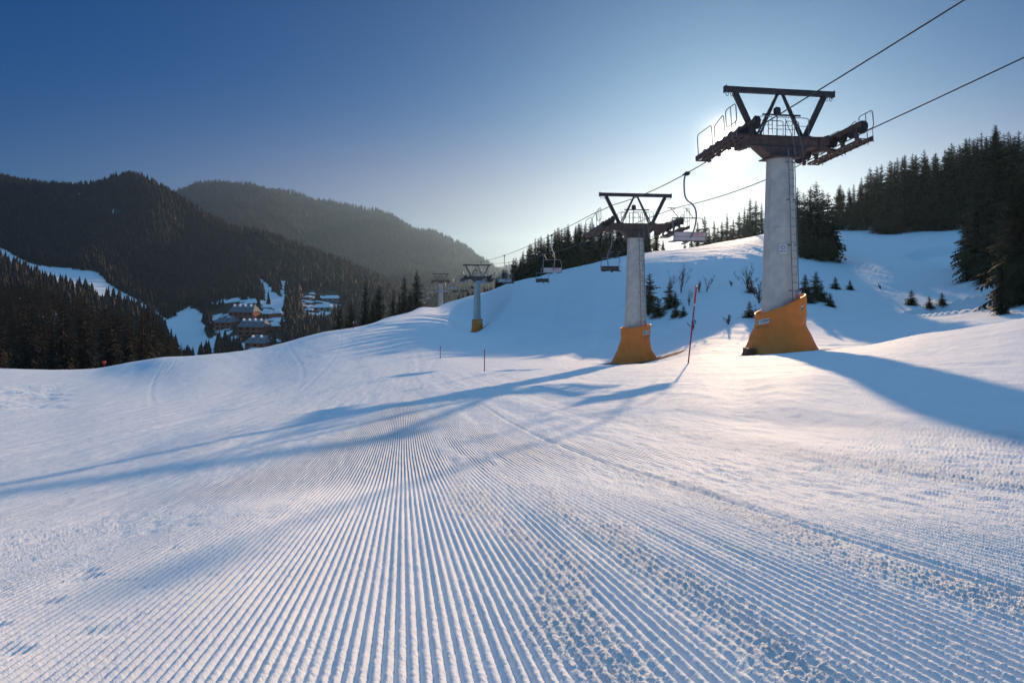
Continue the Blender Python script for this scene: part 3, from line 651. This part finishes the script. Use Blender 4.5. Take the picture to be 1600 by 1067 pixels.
        # rope catchers hanging under the rope line
        for yy in (-1.6, -.8, 0, .8, 1.6): g.bar(T((-.02, yy, .3)), T((0.0, yy, -.14)), .035, .16)
        g.build('work_platform', D, root)
        l = MB()
        l.tube(arc([T((sx*.62, -.1, -.2)), T((sx*.62, -.1, .72)), T((sx*.62, -.85, .92)), T((sx*.62, -.85, -.1))], .15), .018, 6)
        l.tube(arc([T((sx*.62, .1, -.2)), T((sx*.62, .1, .85)), T((sx*.62, 1.3, .85)), T((sx*.62, 1.3, -.2))], .15), .018, 6)
        loop = arc([T((sx*.62, -1.37, .35)), T((sx*.62, -1.0, .35)), T((sx*.62, -1.0, 1.0)), T((sx*.62, -1.74, 1.0)), T((sx*.62, -1.74, .35)), T((sx*.62, -1.37, .35))], .14)
        l.tube(loop, .018, 6); l.tube([T((sx*.62, -1.37, 1.0)), T((sx*.62, -1.37, -.2))], .016, 6); l.tube([T((sx*.62, -1.66, .35)), T((sx*.62, -1.66, -.2))], .014, 6)
        l.build('handrail', M['steel'], root)
def build_shaft(root, z0=-1.5):
    n = 8; mb = MB(); prof = [(z0, .76), (0, .73), (2.0, .66), (4.7, .575), (7.4, .49)]
    for z, r in prof:
        mb.v += [(r*math.cos(2*math.pi*(k+.5)/n), r*math.sin(2*math.pi*(k+.5)/n), z) for k in range(n)]
    for i in range(len(prof)-1):
        for k in range(n): mb.f.append((i*n+k, i*n+(k+1) % n, (i+1)*n+(k+1) % n, (i+1)*n+k))
    mb.f.append(tuple(range(n)))
    for zz, r in ((4.72, .578),):
        mb.lathe([(r+.0, zz-.04), (r+.02, zz-.035), (r+.02, zz+.035), (r+.0, zz+.04)], (0, 0, 0), (0, 0, 1), 8)
    mb.build('shaft', M['shaft'], root)
    # ladder on the right front face
    l = MB(); az = math.radians(-72)
    d = Vector((math.cos(az), math.sin(az), 0)); s = Vector((-d.y, d.x, 0))
    ra = lambda z: .80 - .036*z
    for sg in (-1, 1): l.tube([d*ra(1.9)+s*sg*.17+Vector((0, 0, 1.9)), d*ra(7.7)+s*sg*.17+Vector((0, 0, 7.7))], .019, 6)
    z = 2.1
    while z < 7.6: l.tube([d*ra(z)-s*.17+Vector((0, 0, z)), d*ra(z)+s*.17+Vector((0, 0, z))], .012, 5); z += .3
    for z in (2.4, 4.1, 5.8, 7.2):
        for sg in (-1, 1): l.bar(d*(ra(z)-.16)+s*sg*.17+Vector((0, 0, z)), d*ra(z)+s*sg*.17+Vector((0, 0, z)), .05, .05)
    l.build('ladder', M['steel'], root)
def padding(root, top=(2.0, 1.95), tilt=.35, flare=1.0, seed=1, labels=((-105, 1.62), (-38, 1.90)), skew=0.0):
    """padded tarpaulin wrapped round the foot; top = height, tilt = rise to the right"""
    nA, nH = 144, 44; V = []
    ang = np.linspace(0, 2*np.pi, nA, endpoint=False)
    def surf(a, t):
        zt = top[0] + tilt*math.cos(a+.35)
        z = t*zt - .12*(1-t)
        sq = 1/(abs(math.cos(a))**3.2+abs(math.sin(a))**3.2)**(1/3.2)      # rounded square
        r = .845*(.72+.28*sq) + .05*t
        fl = max(0, 1-z/1.15)
        r += flare*(.10*fl + .52*fl**1.25*max(0, math.cos(a-.1))**1.5 + .42*fl**1.3*max(0, -math.cos(a-.15))**1.5 + .22*fl*abs(math.sin(a)))
        w = .022*math.sin(9*z+3.2*math.cos(a*1.0+seed)+2*math.sin(2*a)) * (1-abs(2*t-.9))*1.0
        w += .05*float(vnoise(np.array(a*2.2+seed), np.array(z*1.3), seed)) + .04*float(vnoise(np.array(a*5+z*3.0), np.array(z*6-a*2.0+seed), seed+3))*(1-.6*t)
        w += .03*fl*math.sin(14*a+4*z)*fl
        c = Vector((skew*(1-t), 0, 0))
        r += max(w, -.05) if t < .97 else w*.4
        return Vector((r*math.cos(a), r*math.sin(a), z))+c
    for t in np.linspace(0, 1, nH):
        for a in ang: V.append(surf(a, t))
    for a in ang: p = surf(a, 1); V.append(p*0.955+Vector((0, 0, p.z*.045-.005)))
    for a in ang: p = surf(a, 1); V.append(p*0.93+Vector((0, 0, p.z*.07-.12)))
    nR = nH+2; Fc = [(i*nA+k, i*nA+(k+1) % nA, (i+1)*nA+(k+1) % nA, (i+1)*nA+k) for i in range(nR-1) for k in range(nA)]
    pad = link('padding', np_mesh('padding', np.array(V), np.array(Fc), M['orange'], True), root)
    def patch(mb, a0, a1, z0, z1, off, n=10):
        b = len(mb.v)
        for i in range(n+1):
            a = a0+(a1-a0)*i/n
            for z in (z0, z1):
                zt = top[0] + tilt*math.cos(a+.35); p = surf(a, (z+tilt*math.cos(a+.35)+.05)/zt) if False else surf(a, min(.985, (z*zt/top[0]+.12*0)/zt)); r = Vector((p.x, p.y, 0)); r.normalize(); mb.v.append(tuple(p+r*off))
        for i in range(n): mb.f.append((b+2*i, b+2*i+2, b+2*i+3, b+2*i+1))
    for deg, zc in labels:
        a = math.radians(deg); w = .36
        m = MB(); patch(m, a-w, a+w, zc-.10, zc+.10, .012, 16); lab = m.build('sponsor_label', M['white'], pad)
        m = MB(); patch(m, a-w+.05, a-w+.17, zc-.06, zc+.06, .018, 4); m.build('emblem', M['green'], lab)
        # lettering: each letter a few strokes wrapped on the cloth
        m = MB(); rr = random.Random(4); L = 'TERMAN'; x = a-w+.22; cw = .07
        G = dict(T=[(0,1,1,1),(.5,0,.5,1)], E=[(0,0,0,1),(0,1,1,1),(0,.5,.8,.5),(0,0,1,0)], R=[(0,0,0,1),(0,1,1,1),(1,.5,1,1),(0,.5,1,.5),(.9,0,.9,.5)], M=[(0,0,0,1),(1,0,1,1),(.5,.4,.5,1),(0,1,1,1)], A=[(0,0,0,1),(1,0,1,1),(0,1,1,1),(0,.45,1,.45)], N=[(0,0,0,1),(1,0,1,1),(.3,.5,.7,.9)])
        for chh in L:
            for x0, y0, x1, y1 in G[chh]:
                X0, X1 = x+cw*min(x0, x1), x+cw*max(x0, x1); Y0, Y1 = zc-.05+.10*min(y0, y1), zc-.05+.10*max(y0, y1)
                if X1-X0 < .012: X0 -= .006; X1 += .006
                if Y1-Y0 < .014: Y0 -= .007; Y1 += .007
                patch(m, X0, X1, Y0, Y1, .019, 2)
            x += cw+.018
        m.build('lettering', M['grey'], lab)
        m = MB(); x = a-w+.06
        while x < a+w-.05:
            q = rr.uniform(.015, .04); patch(m, x, x+q, zc-.235, zc-.205, .014, 2); x += q+rr.uniform(.006, .02)
        m.build('small_print', M['grey'], pad)
    return pad
def shaft_plate(root):
    az = math.radians(-112); d = Vector((math.cos(az), math.sin(az), 0)); s = Vector((-d.y, d.x, 0)); up = Vector((0, 0, 1)); c = d*(.612)+up*3.95
    def quad(mb, x0, x1, z0, z1, off): mb.add([c+s*x+up*z+d*off for x, z in ((x0, z0), (x1, z0), (x1, z1), (x0, z1))], [(0,1,2,3)])
    m = MB(); m.bar(c-up*.18, c+up*.18, .26, .012, up=d); 
    m = MB(); vs = [c+s*x+up*z+d*o for o in (0, .012) for x, z in ((-.13,-.18),(.13,-.18),(.13,.18),(-.13,.18))]
    m.add(vs, [(0,3,2,1),(4,5,6,7),(0,1,5,4),(1,2,6,5),(2,3,7,6),(3,0,4,7)]); p = m.build('warning_plate', M['white'], root)
    m = MB(); m.tube([c+d*.014+s*.075*math.cos(t)+up*(.06+.055*math.sin(t)) for t in np.linspace(0, 2*math.pi, 18)[:-1]], .012, 5, closed=True); m.build('ring_symbol', M['purple'], p)
    m = MB(); quad(m, -.11, -.03, -.10, -.07, .016); quad(m, -.02, .03, -.085, -.06, .016); quad(m, .05, .085, -.10, -.05, .016); m.build('lettering', M['grey'], p)

def earth_patch(cx, cy, rx, ry, seed, label, rot=0):
    n, mR = 72, 16; V = [(0, 0, 0)]; rr = np.random.default_rng(seed); F_ = []
    P_ = []
    for j in range(1, mR+1):
        for k in range(n):
            a = 2*math.pi*k/n; e = 1+.55*float(vnoise(np.array(math.cos(a)*1.8+seed), np.array(math.sin(a)*1.8), seed))+.25*float(vnoise(np.array(math.cos(a)*7), np.array(math.sin(a)*7), seed))
            x, y = rx*e*j/mR*math.cos(a), ry*e*j/mR*math.sin(a); c, s = math.cos(rot), math.sin(rot); P_.append((x*c-y*s, x*s+y*c, j/mR))
    P_ = np.array(P_); xs = P_[:, 0]+cx; ys = P_[:, 1]+cy
    z = H(xs, ys)+.05*(1-P_[:, 2]**6)*1.0+.05*fbm(xs*5, ys*5, 3, seed)*(1-P_[:, 2]**4)-.02*(P_[:, 2] > .98)
    z0 = HH(cx, cy)
    V = np.concatenate([[[0, 0, .05]], np.stack([P_[:, 0], P_[:, 1], z-z0], 1)])
    T = [(0, 1+k, 1+(k+1) % n) for k in range(n)]
    for j in range(mR-1):
        for k in range(n):
            a, b, c, d = 1+j*n+k, 1+j*n+(k+1) % n, 1+(j+1)*n+(k+1) % n, 1+(j+1)*n+k; T += [(a, d, c), (a, c, b)]
    o = link('bare_earth', np_mesh('bare_earth', V, np.array(T), M['earth'], True), None, (cx, cy, z0)); tag(o, label, kind='stuff'); return o

TOW = {}
def line_x(y, side=0): return 10.2 + LINE_K*(y-26) + side*GAUGE*math.cos(ROTL)
def build_lift():
    spec = [(26, -2.98, 'nearest chairlift pylon, big grey shaft with slanted orange padding and white ring plate'), (41, -5.15, 'second chairlift pylon with flared orange padding on a brown earth patch'),
            (112, -9.1, 'third chairlift pylon, small orange sleeve in a dark hollow of the blue shaded slope'), (186, -9.6, 'farthest chairlift pylon, small and bluish, foot hidden behind the snow ridge')]
    first = None
    for i, (y, z, lb) in enumerate(spec):
        x = line_x(y)
        if i == 0:
            e = empty('lift_pylon', (x, y, z), ROTL); build_shaft(e); build_tower_head(e, math.radians(7)); first = e
        else:
            e = copy_tree(first, drop=('padding', 'warning_plate'))
            e.location = (x, y, z)
        tag(e, lb, 'lift pylon', 'pylons of the chairlift'); TOW[i] = e
        if i == 2: e.scale = (1, 1, 1.08)
    shaft_plate(first)
    first_children_done = True
    padding(first, (1.88, 0), .40, .95, 1, ((-166, 1.52), (-50, 1.52)), .02)
    padding(TOW[1], (2.10, 0), .12, .85, 5, ((-62, 1.72),), -.08)
    padding(TOW[2], (1.75, 0), .03, .25, 8, ((-60, 1.4),), 0)
    # earth box beside the first foot
    m = MB(); m.box((0, 0, .1), (.34, .5, .52)); o = m.build('foundation_block', M['rust'], None, .02); xx = (1171-800)/F*25.4; o.location = (xx, 25.4, HH(xx, 25.4)-.08); tag(o, 'dark brown foundation block at the left foot of the nearest orange padding', 'foundation block')
    earth_patch(11.0, 25.9, 2.5, .95, 3, 'bare brown earth around the foot of the nearest pylon', .1)
    earth_patch(7.9, 40.6, 2.3, 1.5, 5, 'bare brown earth around the foot of the second pylon', .25)
    earth_patch(line_x(112)+.3, 111.3, 1.6, .9, 7, 'dark hollow of earth around the foot of the third pylon')
    # rope knots (y, z) for both tracks
    knots = [(-60, 17.0, 0), (-10, 9.95, .25), (24.0, 5.12, 0), (28.1, 4.52, .18), (39.0, 3.98, 0), (43.0, 3.80, .75), (110.2, 1.85, 0), (113.8, 1.75, .9), (184, -1.35, 0), (188, -1.55, 1.5), (330, -13.5, 0)]
    def rope_z(y):
        for (a, za, sg), (b, zb, _) in zip(knots, knots[1:]):
            if a <= y <= b:
                t = (y-a)/(b-a); return za+(zb-za)*t - 4*sg*t*(1-t)
        return knots[-1][1]
    ys = sorted(set([k[0] for k in knots] + list(np.arange(-60, 60, 1.5)) + list(np.arange(60, 330, 4))))
    for side, lb in ((-1, 'left strand of the steel haul rope, carrying the white-backed chairs'), (1, 'right strand of the steel haul rope, carrying the brown-fronted chairs')):
        m = MB(); m.tube([(line_x(y, side), y+.185*GAUGE*side*.98, rope_z(y)) for y in ys], .021, 6)
        o = m.build('haul_rope', M['rope'], None, 0, True); tag(o, lb, 'steel rope', 'haul rope strands')
    build_chairs(rope_z)

def make_chair():
    root = empty('chairlift_chair', (0, 0, 0)); G = M['steel']
    g = MB(); g.bar((0, -.22, -.02), (0, .22, -.02), .10, .09); g.box((0, 0, -.02), (.14, .2, .16)); g.tube([(0, .2, 0), (0, .42, .0)], .03, 6); g.build('rope_grip', M['dark'], root, .01)
    pr = [(-.05,0),(-.116,-.22),(-.115,-.62),(-.08,-.95),(.01,-1.16),(.2,-1.33),(.34,-1.55),(.39,-1.85),(.36,-2.2),(.25,-2.6),(.10,-2.88),(-.06,-2.99),(-.22,-3.0)]
    P3 = [(0.05, -x/.42+.12, z) for x, z in pr]
    # smooth
    pts = [Vector(p) for p in P3]
    for _ in range(2):
        q = [pts[0]]
        for a, b in zip(pts, pts[1:]): q += [a.lerp(b, .25), a.lerp(b, .75)]
        pts = q+[pts[-1]]
    h = MB(); h.tube(pts, .037, 9); h.build('hanger_arm', G, root, 0, True)
    s = MB()
    for k in range(6):
        yy = -.16+k*.105; s.bar((-.68, yy, -2.90-.012*k*0), (.68, yy, -2.90), .085, .025)
    for xx in (-.55, 0, .55): s.bar((xx, -.2, -2.93), (xx, .42, -2.93), .04, .04)
    s.build('seat', M['seat'], root, .004)
    b = MB(); b.bar((-.70, -.24, -2.56), (.70, -.24, -2.56), .15, .02, up=(0, -.9, .4)); b2 = b
    tl = Matrix.Rotation(math.radians(14), 3, 'X')
    b = MB(); b.box((0, -.30, -2.635), (1.42, .02, .17), tl); b.box((0, -.255, -2.815), (1.42, .02, .15), tl); bk = b.build('backrest', M['backw'], root, .004)
    fr = MB(); fr.box((0, -.285, -2.635), (1.38, .012, .16), tl); fr.box((0, -.24, -2.815), (1.38, .012, .14), tl); fr.build('back_cushion', M['seat'], root, .002)
    t = text_mesh('BOSCH', .155); tm = Matrix.Translation((.33, -.313, -2.635)) @ tl.to_4x4() @ Matrix.Rotation(math.pi/2, 4, 'X'); t.transform(tm); t.materials.append(M['pink']); link('lettering', t, bk)
    f = MB()
    f.tube(arc([(-.72, .3, -2.93), (-.72, -.24, -2.93), (-.72, -.34, -2.5), (-.70, -.10, -2.1), (-.70, 0, -1.92), (.70, 0, -1.92), (.70, -.10, -2.1), (.72, -.34, -2.5), (.72, -.24, -2.93), (.72, .3, -2.93)], .14), .022, 7)
    f.bar((-.72, -.345, -2.54), (.72, -.345, -2.54), .03); f.bar((-.72, -.25, -2.90), (.72, -.25, -2.90), .03); f.bar((-.72, -.29, -2.73), (.72, -.29, -2.73), .022)
    for xx in (-.72, .72): f.bar((xx, -.3, -2.62), (xx, .28, -2.66), .035, .03)
    f.build('side_frame', G, root)
    r = MB()
    for sx in (-.38, .30):
        r.tube([(sx, 0, -1.92), (sx-.02, .05, -1.86), (sx-.20, .32, -1.48)], .022, 6); r.bar((sx-.36, .32, -1.47), (sx+.02, .32, -1.47), .045, .03)
        r.box((sx, 0, -1.92), (.22, .07, .05))
    r.build('restraint_bar', G, root)
    return root
def build_chairs(rope_z):
    proto_c = make_chair(); used = False
    left = [29.6, 53.4, 74.5, 93, 114, 131, 149, 167, 192, 212, 233]; right = [51.5, 74, 94.5, 113.5, 131, 149, 167, 196, 216]
    ordn = ['nearest', 'second nearest', 'third nearest', 'fourth nearest', 'fifth nearest', 'sixth nearest', 'seventh nearest', 'eighth nearest', 'ninth nearest', 'tenth nearest', 'farthest']
    for side, lst in ((-1, left), (1, right)):
        for i, y in enumerate(lst):
            c = proto_c if not used else copy_tree(proto_c); used = True
            c.location = (line_x(y, side), y+.18*GAUGE*side, rope_z(y)); c.rotation_euler = (0, 0, ROTL + (math.pi if side == 1 else 0) + random.uniform(-.03, .03))
            o = ordn[i] if i < len(lst)-1 else 'farthest'
            lb = (f'{o} chair on the left rope, white back with red lettering' if side == -1 else f'{o} chair on the right rope, brown seat facing uphill')
            if side == -1 and i == 0: lb = 'large chair on the left rope between the two nearest pylons, white back with red letters'
            tag(c, lb, 'lift chair', 'two-seat chairs hanging from the haul rope')

# ------------------------------------------------------------------ poles and signs
def build_poles():
    x = (1075.5-800)/F*20; z = HH(x, 20); e = empty('marker_pole', (x, 20, z)); top = Vector(((1087.5-800)/F*20-x, -.05, (VH-446)/F*20-z))
    tag(e, 'tall leaning red marker pole with white band, in front of the shaded bank', 'marker pole')
    m = MB(); m.tube([top*-.1, top*.735], .021, 8); m.build('lower_pole', M['crimson'], e); m = MB(); m.tube([top*.735, top*.765], .023, 8); m.build('white_band', M['white'], e)
    m = MB(); m.tube([top*.765, top], .027, 8); m.build('upper_pole', M['red'], e)
    def pole(u, v, vt, y0, y1, r, lb, mt='red', lean=0):
        x, y, z = ground_at(u, v, y0, y1); e = empty('marker_pole', (x, y, z)); h = (v-vt)/F*y; m = MB(); m.tube([(0, 0, -.3), (lean*.72, 0, h*.72)], r, 6); m.build('lower_pole', M['crimson'], e)
        m = MB(); m.tube([(lean*.72, 0, h*.72), (lean, 0, h)], r*1.15, 6); m.build('upper_pole', M[mt], e); tag(e, lb, 'marker pole')
    pole(757, 580, 546, 20, 60, .02, 'thin red marker pole below the third pylon')
    pole(688, 560, 541, 30, 90, .022, 'faint thin marker pole left of the third pylon', 'crimson')
    pole(552.5, 511, 500, 60, 78, .05, 'short red marker post with pale top on the ridge skyline', 'white')
    # round red sign on a post beside the left wood
    yy = 99; x = (163.5-800)/F*yy; z = HH(x, yy); e = empty('round_sign', (x, yy, z-.1)); tag(e, 'round red sign on a post at the foot of the left wood', 'piste sign')
    m = MB(); m.tube([(0, 0, -.5), (0, 0, .95)], .05, 6); m.build('post', M['bark'], e)
    m = MB(); m.lathe([(.05, -.02), (.26, -.02), (.26, .02), (.05, .02)], (0, -.07, 1.05), (0, 1, 0), 20); m.build('sign_disc', M['red'], e)
    # earth bank under the trees
    for (u, yy, rx, lb) in ((182, 100, 4.2, 'bare brown earth bank right of the round red sign'), (205, 92, 2.6, 'bare earth edge where the left wood meets the piste')):
        earth_patch((u-800)/F*yy, yy, rx, 1.6, 9+u, lb)

# ------------------------------------------------------------------ village
def house(u, v, wpx, hpx, yr, lb, wall='brick', floors=2, dorm=4, rot=-.12, depth=11, label2=None):
    x, y, z = ground_at(u, v+hpx*.5, *yr); sc = y/F; W = wpx*sc; Hh = hpx*.56*sc; RH = hpx*.44*sc
    e = empty('village_house', (x, y, z-.5), rot); tag(e, lb, 'house', 'houses of the mountain village')
    m = MB(); m.box((0, depth/2, Hh/2-2), (W, depth, Hh+4)); w = m.build('wall', M[wall], e)
    m = MB(); o = .6
    vs = [(-W/2-o, -o, Hh), (W/2+o, -o, Hh), (W/2+o, depth+o, Hh), (-W/2-o, depth+o, Hh), (-W/2+1.5, depth*.55, Hh+RH), (W/2-1.5, depth*.55, Hh+RH)]
    m.add(vs, [(0,1,5,4),(1,2,5),(2,3,4,5),(3,0,4),(0,3,2,1)]); rf = m.build('roof', M['roof'] if dorm else M['snowroof'], e)
    for k in range(dorm):
        cx = -W/2+W*(k+.7)/(dorm+.4); d = MB(); t = .38; zz = Hh+RH*t; yy = depth*.55*t-.2
        d.box((cx, yy+.9, zz+.3), (W*.07, 2.2, RH*.5)); dm = d.build('dormer', M['plaster'], rf)
        d = MB(); s = W*.055; d.add([(cx-s, yy-.5, zz+.3+RH*.22), (cx+s, yy-.5, zz+.3+RH*.22), (cx, yy-.5, zz+.3+RH*.62), (cx-s, yy+2.4, zz+.3+RH*.22), (cx+s, yy+2.4, zz+.3+RH*.22), (cx, yy+2.4, zz+.3+RH*.62)], [(0,1,2),(3,5,4),(0,2,5,3),(1,4,5,2),(0,3,4,1)])
        d.build('snow_cap', M['snowroof'], dm)
    nw = max(2, int(W/3.6))
    for fl in range(floors):
        zz = Hh*(fl+.55)/floors
        m = MB(); m.box((0, -.25, Hh*(fl+1)/floors-.25), (W-.3, .5, .22)); m.build('balcony', M['plaster'], e)
        for k in range(nw):
            cx = -W/2+W*(k+.5)/nw; q = MB(); q.box((cx, -.02, zz), (W/nw*.42, .1, Hh/floors*.48)); wi = q.build('window', M['glass'], e)
    return e
def build_village():
    R = (385, 620)
    house(376, 488, 40, 25, R, 'brick-red long house with four snowy dormers, uppermost of the village'); house(391, 511, 42, 26, R, 'brick-red long house with four snowy dormers just below the uppermost one')
    house(348, 504, 27, 22, R, 'small brick-red house with snowy roof left of the two long ones', dorm=2); house(398, 536, 33, 24, R, 'lowest village house, red upper floor over pale ground floor', dorm=2)
    e = house(396, 548, 30, 9, R, 'pale flat-roofed annex in front of the lowest village house', 'plaster', 1, 0)
    house(415, 490, 14, 15, R, 'small gabled chalet with white snow roof right of the uppermost long house', 'brick', 1, 0, -.4, 8); house(428, 509, 15, 14, R, 'small gabled chalet with white snow roof right of the second long house', 'brick', 1, 0, .3, 8)
    house(433, 489, 13, 11, R, 'tiny snow-roofed chalet below the snowy gully', 'brick', 1, 0, .3, 7)
    house(503, 480, 27, 11, (385, 760), 'wide low house with pale snowy roof at the right end of the village', 'plaster', 1, 0, .1, 12); house(516, 466, 24, 10, (385, 800), 'pale snow-roofed house behind the wide low one at the right end', 'plaster', 1, 0, .1, 12)
    house(482, 484, 12, 7, (385, 760), 'tiny snow-roofed hut left of the wide low house', 'brick', 1, 0, .2, 7); house(478, 464, 10, 6, (385, 800), 'tiny snow-roofed hut higher on the wooded slope, left one', 'brick', 1, 0, -.2, 7); house(487, 459, 9, 6, (385, 800), 'tiny snow-roofed hut higher on the wooded slope, right one', 'brick', 1, 0, .2, 7)

# ------------------------------------------------------------------ light, air, camera
def build_world():
    w = bpy.data.worlds.new('World'); S.world = w; w.use_nodes = True; nt = w.node_tree; bg = nt.nodes['Background']; N = nt.nodes.new; Lk = nt.links.new
    sk = N('ShaderNodeTexSky'); sk.sky_type = 'NISHITA'; sk.sun_disc = False; el = math.asin(SUN.z); az = math.atan2(SUN.x, SUN.y)
    sk.sun_elevation = el; sk.sun_rotation = az; sk.altitude = 1500; sk.air_density = AIR; sk.dust_density = DUST; sk.ozone_density = OZONE
    bg.inputs['Strength'].default_value = SKY
    # the sun's own disc and the bright air right around it
    tc = N('ShaderNodeTexCoord'); dp = N('ShaderNodeVectorMath'); dp.operation = 'DOT_PRODUCT'; nm = N('ShaderNodeVectorMath'); nm.operation = 'NORMALIZE'
    Lk(tc.outputs['Generated'], nm.inputs[0]); Lk(nm.outputs[0], dp.inputs[0]); dp.inputs[1].default_value = tuple(SUN)
    def m(op, a, b=None, cl=False):
        n = N('ShaderNodeMath'); n.operation = op; n.use_clamp = cl
        for i, q in enumerate((a, b)):
            if q is None: continue
            if isinstance(q, (int, float)): n.inputs[i].default_value = q
            else: Lk(q, n.inputs[i])
        return n.outputs[0]
    spz = N('ShaderNodeSeparateXYZ'); Lk(nm.outputs[0], spz.inputs[0]); SEPZ = spz.outputs['Z']
    ang = m('ARCCOSINE', m('MINIMUM', dp.outputs['Value'], 1.0))
    lobes = None
    for amp, wd in LOBES:
        q = m('MULTIPLY', m('EXPONENT', m('MULTIPLY', m('POWER', m('DIVIDE', ang, wd), 1.5 if wd < .05 else 1.2), -1.0)), amp)
        lobes = q if lobes is None else m('ADD', lobes, q)
    # warm dusty layer of air low over the horizon, strongest below the sun
    hz = m('EXPONENT', m('MULTIPLY', m('POWER', m('DIVIDE', m('ABSOLUTE', m('SUBTRACT', SEPZ, .08)), .10), 2.0), -1.0))
    hz = m('MULTIPLY', hz, m('ADD', m('MULTIPLY', m('POWER', m('MAXIMUM', dp.outputs['Value'], 0.0), 4.5), HZN), HZ25))
    hs = N('ShaderNodeVectorMath'); hs.operation = 'SCALE'; hs.inputs[0].default_value = (1.0, .46, .04); Lk(hz, hs.inputs['Scale'])
    mx = N('ShaderNodeMix'); mx.data_type = 'RGBA'; mx.blend_type = 'ADD'; mx.inputs['Factor'].default_value = 1
    cr = N('ShaderNodeVectorMath'); cr.operation = 'SCALE'; cr.inputs[0].default_value = (1.0, .86, .68); Lk(lobes, cr.inputs['Scale'])
    ad = N('ShaderNodeVectorMath'); ad.operation = 'ADD'; Lk(cr.outputs[0], ad.inputs[0]); Lk(hs.outputs[0], ad.inputs[1])
    sx_ = N('ShaderNodeSeparateColor'); Lk(sk.outputs['Color'], sx_.inputs[0]); gm = N('ShaderNodeCombineColor')
    for i_, (k_, p_) in enumerate(CURVE): Lk(m('MULTIPLY', m('POWER', m('MULTIPLY', sx_.outputs[i_], .12), p_), k_/(.12*2**EXPO)), gm.inputs[i_])
    sp = N('ShaderNodeSeparateXYZ'); Lk(nm.outputs[0], sp.inputs[0]); mr = N('ShaderNodeMapRange'); mr.interpolation_type = 'SMOOTHSTEP'  # added fill: sky above the frame is multiplied up, fading in with elevation
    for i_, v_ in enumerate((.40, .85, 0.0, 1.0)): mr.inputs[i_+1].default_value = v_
    Lk(sp.outputs['Z'], mr.inputs[0]); zc = N('ShaderNodeMix'); zc.data_type = 'RGBA'; Lk(mr.outputs[0], zc.inputs['Factor']); zc.inputs['A'].default_value = (1, 1, 1, 1); zc.inputs['B'].default_value = (*ZEN_FILL, 1)
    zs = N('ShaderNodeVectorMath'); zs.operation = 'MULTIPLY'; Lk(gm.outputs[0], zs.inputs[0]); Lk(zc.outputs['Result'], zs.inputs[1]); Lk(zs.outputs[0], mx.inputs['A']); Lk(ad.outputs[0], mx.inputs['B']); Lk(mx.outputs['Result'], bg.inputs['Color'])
    L = bpy.data.lights.new('sun', 'SUN'); L.energy = SUN_E; L.angle = math.radians(.53); L.color = SUNC
    o = bpy.data.objects.new('sun', L); COL.objects.link(o); o.rotation_euler = (-SUN).to_track_quat('-Z', 'Y').to_euler(); o.location = (100, 300, 120)
def build_haze():
    m = bpy.data.materials.new('haze'); m.use_nodes = True; nt = m.node_tree; nt.nodes.remove(nt.nodes['Principled BSDF'])
    v = nt.nodes.new('ShaderNodeVolumePrincipled'); v.inputs['Density'].default_value = HAZE; v.inputs['Color'].default_value = HCOL; v.inputs['Anisotropy'].default_value = ANISO
    nt.links.new(v.outputs[0], nt.nodes['Material Output'].inputs['Volume'])
    b = MB(); b.box((0, 2900, (HZ0+HZ1)/2), (22000, 6400, HZ1-HZ0)); o = b.build('haze', m); tag(o, 'thin bluish haze filling the valley and softening the far hills', kind='stuff')
def build_camera():
    c = bpy.data.cameras.new('camera'); o = bpy.data.objects.new('camera', c); COL.objects.link(o); o.rotation_euler = (math.pi/2, 0, 0)
    c.sensor_width = 36; c.lens = F/1600*36; c.shift_y = -(533.5-VH)/1600; c.clip_start = .05; c.clip_end = 30000; S.camera = o
AIR, DUST, OZONE, SKY, SUN_E, HAZE = 1.0, 1.2, 5.0, .12, 4.2, .00009
HZN, HZ25 = 2.1, 0.0
SUNC = (1, .70, .42)
CURVE = ((.17, 1.7), (.30, 1.0), (.415, .82))
LOBES = ((160, .008), (34, .018), (.8, .06), (.0, .2))
ZEN_FILL = (430, 18.0, 6.4)  # boost added to the unseen overhead sky to brighten snow in shadow
ANISO, HCOL = .68, (.44, .68, 1, 1)
HZ0, HZ1 = -190.0, 330.0
EXPO = 0.32
def main():
    build_camera(); build_world(); build_ground(); build_far_forests(); build_near_trees(); build_lift(); build_poles(); build_village(); build_haze()
    v = S.view_settings; v.view_transform = 'Standard'; v.look = 'None'; v.exposure = EXPO; v.gamma = 1
    S.render.engine = 'CYCLES'; S.cycles.use_denoising = True; S.cycles.max_bounces = 5; S.cycles.diffuse_bounces = 2; S.cycles.volume_bounces = 0
    zs = [o for o in S.objects if o.name.startswith('snow_ground')][0].data
    a = np.empty(len(zs.vertices)*3, np.float32); zs.vertices.foreach_get('co', a); print('zrange', a[2::3].min(), a[2::3].max(), 'x', a[0::3].min(), a[0::3].max())
main()
